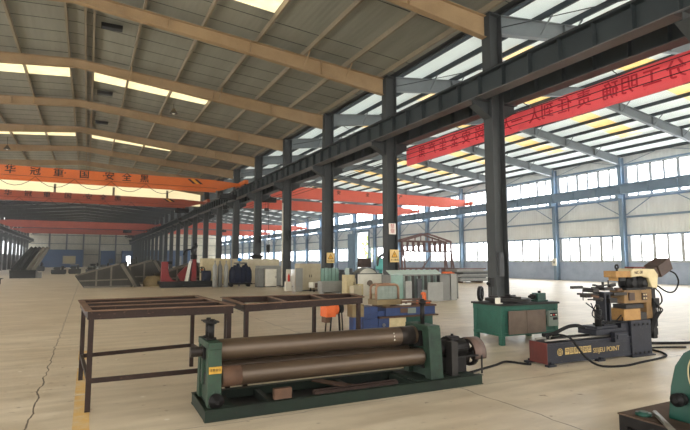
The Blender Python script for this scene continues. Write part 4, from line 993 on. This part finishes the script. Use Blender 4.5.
# ------------------------------------------------------------------ storage strip between the columns
def cabinet(name, label, loc, w, d, h, m, doors=2, cat='cabinet', rz=0.0, plinth='darkgrey'):
    t = thing(name, label, cat, loc, rz)
    MB().box(0, w, 0, d, .06, h).build('body', M[m], t, .008); MB().box(.02, w - .02, .03, d - .02, 0, .06).build('plinth', M[plinth], t)
    for i in range(doors):
        dd = MB().box(w * i / doors + .015, w * (i + 1) / doors - .015, -.02, -.002, .1, h - .05).build('door', M[m], t, .004)
        hx = w * (i + 1) / doors - .06 if i % 2 == 0 else w * i / doors + .06
        MB().box(hx - .012, hx + .012, -.045, -.021, h * .5, h * .5 + .14).build('handle', M['black'], dd)
    return t
cabinet('control_cabinet', 'tall beige two door cabinet standing between two columns', (10.12, 24.9, 0), 1.25, .7, 1.46, 'beige', 2)
MB().box(-.0, .4, -.0, .02, 0, 1.22).build('x', M['greyp']).name = 'grey_door'
gd = bpy.data.objects['grey_door']; gd.location = (9.78, 24.6, 0); tag(gd, 'loose grey door leaf leaning at the left of the beige cabinet', 'door leaf')
fe = thing('fire_extinguisher', 'small red extinguisher on a pale stand left of the beige cabinet', 'extinguisher', (9.72, 25.45, 0))
MB().box(-.2, .14, -.08, .1, 0, .5).box(-.12, .14, .06, .1, .5, 1.15).build('stand', M['white'], fe); MB().lathe((0, -.02, .5), (0, 0, 1), [(0, .06), (.3, .06), (.36, .03), (.42, .02)], 14).build('bottle', M['ledred'], fe)
cr = thing('tray_trolley', 'low white trolley with a brown box end before the beige cabinet', 'trolley', (10.5, 23.95, 0))
MB().box(0, 1.0, 0, .6, .2, .48).build('tray', M['white'], cr, .01); MB().box(.1, .7, -.03, -.002, .22, .46).build('brown_panel', M['rust'], cr)
for x, y in ((.08, .08), (.92, .08), (.08, .52), (.92, .52)): MB().cyl((x, y - .02, .06), (x, y + .02, .06), .06, seg=10).box(x - .02, x + .02, y - .02, y + .02, .1, .2).build('caster', M['black'], cr)
# sheets of green glass on edge
gs = thing('glass_stand', 'pale crate stand that holds the green glass sheets', 'stand', (10.15, 22.1, 0))
MB().box(0, 1.15, 0, .5, .1, .62).box(.05, .15, .05, .45, 0, .1).box(1.0, 1.1, .05, .45, 0, .1).build('crate', M['greyp'], gs)
for i in range(5):
    o = slab(f'{NTH[i]} green glass sheet from the left, upright in the pale crate stand', 10.26 + i * .2, 22.3, .62, .17, .62 + .03 * (i % 2), .05, 'glassgreen', 'glass_sheet', 'glass sheet'); o['group'] = 'green glass sheets in the crate'
o = slab('tall pale green glass sheet standing on the floor beside the crate', 11.42, 21.9, 0, .22, 1.25, .05, 'palegreen', 'glass_sheet', 'glass sheet')
# grey round drum machine, white door panel, beige boxes
dm = thing('drum_machine', 'grey machine with a big half round drum housing behind a white panel', 'machine', (12.46, 21.6, 0))
MB().box(-.9, .9, 0, .8, .08, .75).box(-.8, .8, .08, .72, 0, .08).build('body', M['beige'], dm, .01)
MB().ring((0, .3, .62), (0, 1, 0), .0, .62, .5, 30).build('drum', M['white'], dm); MB().ring((0, .3, .62), (0, 1, 0), .62, .66, .56, 30).build('drum_rim', M['midgrey'], dm)
bxx = thing('brown_box', 'brown box on top of the drum machine next to the teal hood', 'box', (12.35, 21.85, 1.285)); MB().box(-.25, .3, -.2, .2, 0, .42).box(-.27, .32, -.22, .22, .42, .45).build('body', M['motorbrown'], bxx)
hd = thing('extraction_hood', 'curved teal and dark extraction hood beside the brown box', 'hood', (12.95, 21.22, 0))
MB().cyl((0, 0, 0), (0, 0, .05), .25, seg=16).cyl((0, 0, .05), (0, 0, 1.15), .08, seg=12).build('stand', M['tealpipe'], hd)
MB().lathe((0, 0, 1.15), (0, 0, 1), [(0, .24), (.08, .28), (.16, .26), (.6, .18)], 18).build('bell', M['tealpipe'], hd)
MB().tube([(-.14, -.05, 1.2), (-.2, -.05, 1.5), (-.1, -.05, 1.8), (.15, -.05, 1.92), (.4, -.05, 1.86), (.48, -.05, 1.78)], .07, 10, 5).build('arm', M['darkgrey'], hd)
pnl = thing('white_door_panel', 'white door panel with a dark round hole leaning before the drum machine', 'panel', (11.95, 20.6, 0))
mb = MB().box(-.66, .66, 0, .05, .05, .98); mb.build('leaf', M['white'], pnl, .006)
MB().box(-.7, -.66, -.02, .07, 0, 1.02).box(.66, .7, -.02, .07, 0, 1.02).box(-.7, .7, -.02, .07, .98, 1.02).build('frame', M['darkgrey'], pnl)
MB().cyl((.0, -.004, .55), (.0, -.03, .55), .15, seg=20).build('round_hole', M['coverplate'], pnl); MB().box(.5, .58, -.02, -.002, .1, .36).build('slot', M['black'], pnl)
slab('small white low panel leaning on the white door panel', 11.35, 20.35, 0, .75, .48, .06, 'white')
bc = cabinet('narrow_cabinet', 'narrow beige box cabinet left of the white door panel', (10.78, 20.7, 0), .42, .5, .95, 'cream', 1)
cabinet('small_beige_box', 'short beige box standing right of the narrow beige cabinet', (11.05, 20.0, 0), .22, .3, .55, 'cream', 0, 'box')
cabinet('small_khaki_cabinet', 'low khaki cabinet in front of the white door panel and bench', (10.55, 19.6, 0), .4, .4, .5, 'beige', 0, 'box')
dg = thing('dark_machine', 'dark grey low machine behind the green glass and drum', 'machine', (11.9, 24.2, 0)); MB().box(-.2, 1.6, 0, .5, .0, .98).box(0, .6, .05, .45, .98, 1.12).cyl((1.0, .25, .98), (1.0, .25, 1.2), .18, seg=14).build('body', M['darkgrey'], dg, .01)
vm = thing('black_vise_machine', 'black machine top between the teal hood and the second column', 'machine', (12.6, 19.5, 0)); MB().box(.2, 1.2, 0, .5, 0, .95).cyl((.3, .25, 1.03), (1.1, .25, 1.03), .09, seg=12).box(.5, .8, .1, .4, .95, 1.15).build('body', M['darkgrey'], vm, .01)

# further storage, 28 to 34 m away
pbx = cabinet('panel_box', 'large grey panel box between two columns, behind the white cabinet', (9.7, 30.6, 0), 1.55, .8, 1.3, 'greyp', 0)
MB().box(.92, 1.14, -.1, -.002, .7, 1.0).build('meter', M['black'], pbx)
cabinet('panel_box', 'wide beige partition box topped by a dark bundle between columns', (8.9, 33.6, 0), 3.2, .7, 1.75, 'beige', 0)
bd = MB().lathe((-.5, 0, 0), (1, 0, 0), [(0, .05), (.2, .14), (.6, .16), (.9, .06)], 12).box(-.4, .3, -.15, .15, -.16, -.05).build('dark_bundle', M['black']); bd.location = (10.6, 33.9, 1.92); tag(bd, 'dark bundle lying on top of the wide beige box', 'bundle')
wc = cabinet('white_cabinet', 'white cabinet with an inset door in front of the large grey box', (9.75, 29.5, 0), .72, .6, 1.1, 'white', 1)
cabinet('grey_cabinet', 'narrow grey brown cabinet beside the white cabinet', (9.3, 29.6, 0), .42, .6, 1.15, 'midgrey', 1)
bk = thing('blue_bags', 'dark blue tarpaulin bundle on a low black cart between columns', 'bundle', (8.62, 31.0, 0))
mb = MB()
for i in range(7): mb.lathe((-.55 + i * .18, .1 * (i % 2), .24), (0, 0, 1), [(0, .16), (.3, .2), (.75 + .1 * (i % 3), .17), (1.0 + .1 * (i % 3), .06)], 10)
mb.build('tarpaulin', M['tarp'], bk); MB().box(-.75, .7, -.2, .35, .14, .23).cyl((-.6, -.2, .09), (-.6, .3, .09), .09, seg=10).cyl((.5, -.2, .09), (.5, .3, .09), .09, seg=10).build('cart', M['black'], bk)
lm = thing('blue_lamp_tool', 'small cyan blue cap on a slim tool above the blue tarpaulin', 'tool', (8.7, 31.6, 0)); MB().cyl((0, 0, 0), (0, 0, 1.6), .05, seg=8).cyl((-.35, 0, 1.45), (.5, 0, 1.45), .06, seg=8).build('stand', M['midgrey'], lm); MB().lathe((0, 0, 1.6), (0, 0, 1), [(0, .12), (.12, .14), (.22, .05)], 12).build('cap', mat('cyan_paint', rgb(70, 150, 220), .5, 0, rgb(56, 130, 200), 3), lm)
for i in range(3):
    o = thing('gas_cylinder', f'{NTH[i]} grey gas cylinder from the left beside the red robot base', 'gas cylinder', (6.98 + i * .34, 30.85 + .15 * (i % 2), 0), group='grey gas cylinders'); MB().lathe((0, 0, 0), (0, 0, 1), [(0, .14), (1.25, .14), (1.4, .08), (1.45, .04), (1.52, .04)], 14).build('bottle', M['midgrey' if i % 2 else 'greyp'], o); MB().lathe((0, 0, 1.52), (0, 0, 1), [(0, .06), (.1, .06)], 10).build('valve', M['steel'], o)
cabinet('machine_enclosure', 'cream machine enclosure with a dark fan, right of the red robot', (6.9, 34.2, 0), 1.9, .9, 1.78, 'cream', 0)
fn = thing('floor_fan', 'dark round floor fan with an orange dot before the cream enclosure', 'fan', (6.5, 32.4, 0)); MB().ring((0, 0, 1.05), (0, 1, 0), .16, .2, .16, 20).cyl((0, -.06, 1.05), (0, .06, 1.05), .08, seg=12).bar((-.16, 0, 1.05), (.16, 0, 1.05), .1, .02).bar((0, 0, .9), (0, 0, 1.2), .1, .02).build('cage', M['black'], fn); MB().cyl((0, 0, .02), (0, 0, .86), .03, seg=8).cyl((0, 0, 0), (0, 0, .03), .2, seg=14).build('stand', M['black'], fn); MB().cyl((0, -.07, 1.05), (0, -.1, 1.05), .05, seg=10).build('hub_cap', M['bin_orange'], fn)

# red welding positioner with robot arm on its bed
rp = thing('welding_positioner', 'red welding positioner with a curved stand on a long dark platform', 'welding machine', (4.02, 31.6, 0))
MB().box(-.1, 3.1, 0, 1.2, .2, .36).box(0, 3.0, .1, 1.1, .0, .2).box(1.2, 2.6, -.3, -.02, .08, .14).build('platform', M['skip_dark'], rp)
mb = MB().prism([(-.0, .36), (.95, .36), (.66, .46), (.48, .7), (.40, 1.1), (.38, 1.55), (.02, 1.55)], 'y', .35, .75); mb.build('curved_stand', M['redmach'], rp, .02)
MB().box(.36, .62, .4, .7, 1.4, 1.58).build('spindle', M['black'], rp)
rr = thing('welding_robot', 'dark robot arm rising from a red slanted pedestal on the platform', 'robot', (5.95, 32.2, .362))
MB().prism([(-.18, 0), (.16, 0), (.12, 1.35), (-.08, 1.35)], 'y', -.2, .2).build('pedestal', M['redmach'], rr); MB().prism([(-.5, 0), (-.34, 0), (-.14, 1.25), (-.24, 1.25)], 'y', -.2, .2).build('white_strut', M['white'], rr)
MB().lathe((0, 0, 1.35), (0, 0, 1), [(0, .2), (.25, .2), (.3, .12)], 14).tube([(0, 0, 1.6), (-.1, 0, 1.95), (.12, 0, 2.15), (.05, 0, 2.35)], .1, 8, 4).tube([(-.05, 0, 1.95), (-.5, -.1, 1.9), (-.65, -.1, 1.6)], .05, 8, 4).build('arm', M['black'], rr)
rt = MB().prism([(-.1, .36), (.2, .36), (.42, 1.15), (.2, 1.25), (-.3, .75)], 'y', -.15, .15).build('red_tilt_plate', M['redmach'], None, .02); rt.location = (5.35, 32.63, .002); tag(rt, 'red tilted pentagon plate standing between the curved stand and the robot', 'plate')
bt = thing('blue_drum', 'dark blue round drum at the right end of the platform', 'drum', (6.75, 32.0, .362)); MB().cyl((-.3, 0, .32), (.2, 0, .32), .32, seg=18).box(-.25, .15, -.25, .25, 0, .1).build('body', M['tarp'], bt)

# big steel hopper bodies
def hopper(label, loc, rz, s=1.0, flip=False, m='skip'):
    t = thing('steel_hopper', label, 'hopper', loc, rz); f = -1 if flip else 1
    P = [(f * x * s, z * s) for x, z in ((-1.95, .72), (-1.45, .0), (1.2, .0), (1.25, .1), (.55, 1.47), (.3, 1.42), (-1.5, .85))]
    MB().prism(P, 'y', 0, 1.6 * s).build('side_body', M[m], t)
    mb = MB()
    for x, z0, z1 in ((-.85, .05, 1.02), (-.05, .05, 1.3)): mb.box(min(f * x * s, f * x * s + .1), max(f * x * s, f * x * s + .1), -.06, -.001, z0 * s, z1 * s)
    mb.bar((f * -1.72 * s, -.03, .42 * s), (f * .95 * s, -.03, .48 * s), .06, .08); mb.bar((f * -1.9 * s, -.03, .74 * s), (f * .4 * s, -.03, 1.42 * s), .06, .1); mb.bar((f * .55 * s, -.04, 1.42 * s), (f * 1.4 * s, -.04, .02 * s), .08, .18)
    mb.bar((f * -1.46 * s, -.03, .05 * s), (f * 1.1 * s, -.03, .05 * s), .06, .1)
    mb.build('stiffener', M['skip_edge'], t)
    MB().hexa([(f * .62 * s, 0, 1.42 * s), (f * .8 * s, 0, 1.42 * s), (f * 1.75 * s, 0, .02), (f * 1.4 * s, 0, .02), (f * .62 * s, 1.6 * s, 1.42 * s), (f * .8 * s, 1.6 * s, 1.42 * s), (f * 1.75 * s, 1.6 * s, .02), (f * 1.4 * s, 1.6 * s, .02)]).build('ramp', M[m], t)
    return t
hopper('large dark steel hopper with ribbed side, nearest on the open floor', (1.35, 33.6, 0), 0)
mg = MB().lathe((0, 0, 0), (0, 0, 1), [(0, .62), (.3, .66), (.62, .45), (.66, .0)], 12, False).build('sack', M['khaki']); mg.location = (3.86, 34.2, 0); mg.scale = (1, .6, 1); tag(mg, 'pale tan sack leaning at the right end of the nearest hopper', 'sack')
hopper('dark steel hopper behind the curved red stand', (3.6, 37.6, 0), .05, 1.15)
hopper('dark steel hopper behind the red robot pedestal', (6.3, 35.6, 0), .1, 1.02)
hb = thing('steel_chute', 'tall leaning dark steel chute with parallel rails far on the left', 'chute', (-5.2, 55.0, 0))
MB().prism([(-1.05, 0), (.95, 0), (1.0, .75), (-1.1, .75)], 'y', 0, 2.0).build('base', M['skip_dark'], hb)
for i in range(5): MB().bar((-.95 + i * .42, .4, .75), (.55 + i * .32, .9, 2.9), .16, .3).build('rail', M['skip_dark'] if i < 3 else M['skip_edge'], hb)
MB().hexa([(-1.0, .5, .75), (.9, .5, .75), (.9, .6, .75), (-1.0, .6, .75), (.5, 1.0, 2.75), (1.7, 1.0, 2.75), (1.7, 1.1, 2.75), (.5, 1.1, 2.75)]).build('trough', M['skip'], hb)
MB().box(.98, 1.45, .2, .6, 0, .55).build('white_foot', M['midgrey'], hb)
wbn = thing('work_table', 'low dark table cut by the left edge of the frame', 'table', (-6.0, 41.5, 0)); MB().box(-.8, .85, 0, .7, .36, .42).build('top', M['darksteel'], wbn)
for x in (-.7, .75): MB().box(x - .04, x + .04, .05, .12, 0, .36).build('leg', M['darksteel'], wbn)
cl_ = thing('coil', 'dark coil of cable lying on the low table at the left edge', 'coil', (-5.7, 41.8, .52)); MB().ring((-.1, .05, .1), (0, .3, 1), .2, .34, .16, 20).build('coil', M['black'], cl_)
# far machinery rows
rnd = random.Random(3)
far = [(-3.0, 70, 1.6, 1.0, 'skip_dark'), (-1.3, 71, 1.4, 1.1, 'skip'), (.6, 74, 1.4, .9, 'darkgrey'), (2.3, 78, 1.6, 1.3, 'skip'), (4.6, 76, 1.4, 1.6, 'midgrey'), (6.2, 80, 1.5, 2.2, 'skip_dark'), (-6.8, 92, 1.8, 1.4, 'darkgrey'), (-10.2, 100, 2.0, 1.8, 'skip_dark'), (1.2, 98, 2.0, 1.3, 'greyp')]
wh = ['nearest the left side of the hall', 'with the pale plate on it', 'right of the one with the pale plate', 'behind the nearest hopper', 'behind the ridge of the nearest hopper', 'tallest, before the cabin with the bright door', 'left of the blue cabin with the window', 'by the far left columns', 'pale, before the narrow blue cabin']
for i, (x, y, w, h, m) in enumerate(far):
    t = thing('machine_tool', f'low dark machine far up the hall, {wh[i]}', 'machine', (x, y, 0))
    mb = MB().box(-w / 2, w / 2, 0, .9, .12, h * .55).box(-w / 2 + .05, w / 2 - .05, .05, .85, 0, .12)
    mb.build('body', M[m], t, .01)
    mb = MB().box(-w * .3, w * .1, .1, .7, h * .55, h * .85).cyl((w * .25, .4, h * .55), (w * .25, .4, h), .14, seg=10).bar((-w * .4, .2, h * .7), (w * .45, .2, h * .8), .08, .08); mb.build('head', M['skip' if m != 'skip' else 'darkgrey'], t)
    if i == 1: MB().box(-.5, .4, -.1, .3, h + .01, h + .06).build('pale_plate', M['cream'], t)

# ------------------------------------------------------------------ right bay: truss frame and sheet pile
tf = thing('truss_frame', 'brown gabled steel truss frame standing on legs by the windows', 'steel frame', (22.7, 30.5, 0))
w, h0 = 2.25, 3.08
mb = MB()
for y in (0, .8):
    mb.bar((-w, y, h0), (0, y, h0 + .58), .1, .12).bar((0, y, h0 + .58), (w, y, h0), .1, .12).bar((-w, y, h0 - .02), (w, y, h0 - .02), .08, .1).bar((-w, y, h0 - .75), (w, y, h0 - .75), .08, .1)
    for i in range(10): mb.bar((-w + i * .5, y, h0 - .75), (-w + i * .5, y, h0), .14, .08)
    for x in (-1.1, 0, 1.1): mb.bar((x, y, h0), (x, y, h0 + .58 * (1 - abs(x) / w)), .06, .06)
mb.build('gable', M['truss'], tf)
for s_ in (-1, 1):
    for y in (0, .8):
        MB().bar((s_ * w, y, h0), (s_ * (w + .05), y, 0), .1, .1).build('leg', M['truss'], tf); MB().bar((s_ * w * .97, y, h0 - .3), (s_ * (w - .35 if s_ < 0 else w + .45), y, 0), .09, .09).build('brace_leg', M['truss'], tf)
mb = MB()
for y in (0, .8):
    mb.bar((-w, y, 1.05), (w, y, 1.05), .08, .1).bar((-w, y, .55), (w, y, .55), .08, .1)
    for i in range(9): mb.bar((-w + .25 + i * .5, y, .1), (-w + .25 + i * .5, y, 1.05), .12, .08)
mb.build('lower_rails', M['truss'], tf)
MB().bar((-.2, .4, 1.05), (.75, .4, 2.1), .06, .06).bar((0, .4, 1.1), (0, .4, 2.2), .04, .04).build('loose_strut', M['truss'], tf)
z = 0
for i in range(9):
    wi = 2.7 + .35 * math.sin(i * 2.3); th = [.08, .14][i % 2]
    if i == 0:
        for x in (-1.0, .9): q = slab('timber bearer under the sheet pile by the windows, ' + ('left one' if x < 0 else 'right one'), 25.3 + x, 29.1, 0, .15, .12, 1.2, 'rust', 'timber_bearer', 'timber')
        z = .122
    o = slab(f'{NTH[i]} grey steel sheet from the floor in the pile beside the truss frame', 25.4 + .15 * math.sin(i * 1.7) - (.25 if i > 6 else 0), 29.1, z, wi, th - .01, 1.3, ['midgrey', 'greyp', 'darkgrey'][i % 3] if i < 8 else 'truss', 'steel_sheet', 'steel sheet', .02 * math.sin(i * 3)); o['group'] = 'steel sheets piled by the truss frame'
    z += th
hp = thing('hose_hoops', 'row of thin grey wire hoops on the floor by the right wall', 'wire rack', (31.5, 34.0, 0)); mb = MB()
for i in range(4): mb.tube([(i * .7, 0, 0), (i * .7 + .05, 0, .5), (i * .7 + .3, 0, .75), (i * .7 + .55, 0, .5), (i * .7 + .6, 0, 0)], .025, 6, 4)
mb.build('hoops', M['greyp'], hp)
eb = thing('electric_box', 'small white electric box on the second blue wall column from the right', 'electric box', (XR - .53, Y0 + 3 * S, 1.2)); MB().box(-.12, 0, -.2, .2, 0, .62).build('body', M['white'], eb, .01); MB().box(-.125, -.121, -.1, .1, .2, .4).build('label_plate', M['greyp'], eb)

# ------------------------------------------------------------------ scatter volume added to veil the bright side of the hall
hm = bpy.data.materials.new('haze_veil'); hm.use_nodes = True
hn = hm.node_tree; hn.nodes.remove(hn.nodes['Principled BSDF'])
hv = hn.nodes.new('ShaderNodeVolumeScatter'); hv.inputs['Color'].default_value = (0.97, 0.98, 1.0, 1); hv.inputs['Density'].default_value = 0.0015; hv.inputs['Anisotropy'].default_value = 0.55
hn.links.new(hv.outputs[0], hn.nodes['Material Output'].inputs['Volume'])
hz = MB().box(XL - 1.15, XR + 0.2, YN - 2, YE + 0.33, -0.06, 11.5).build('haze', hm); tag(hz, 'thin haze volume added to veil the hall in front of the windows', 'haze', kind='stuff')

# ------------------------------------------------------------------ light and camera
w = bpy.data.worlds.new('sky'); SC.world = w; w.use_nodes = True
nt = w.node_tree; bg = nt.nodes['Background']; bg.inputs['Color'].default_value = (1.0, 0.96, 0.90, 1); bg.inputs['Strength'].default_value = 1.05
cam = bpy.data.cameras.new('camera'); co = bpy.data.objects.new('camera', cam); C.objects.link(co); SC.camera = co
cam.sensor_fit = 'HORIZONTAL'; cam.sensor_width = 36.0; cam.lens = 36.0 * 498 / 690; cam.clip_end = 500; cam.clip_start = .05
co.location = (0, 0, 1.6)
th = math.atan(46 / 498); co.rotation_euler = (PI / 2 + th, 0, -math.radians(27.3))
vs = SC.view_settings; vs.view_transform = 'Standard'; vs.look = 'None'; vs.exposure = 2.05; vs.gamma = 1.0; vs.use_curve_mapping = False
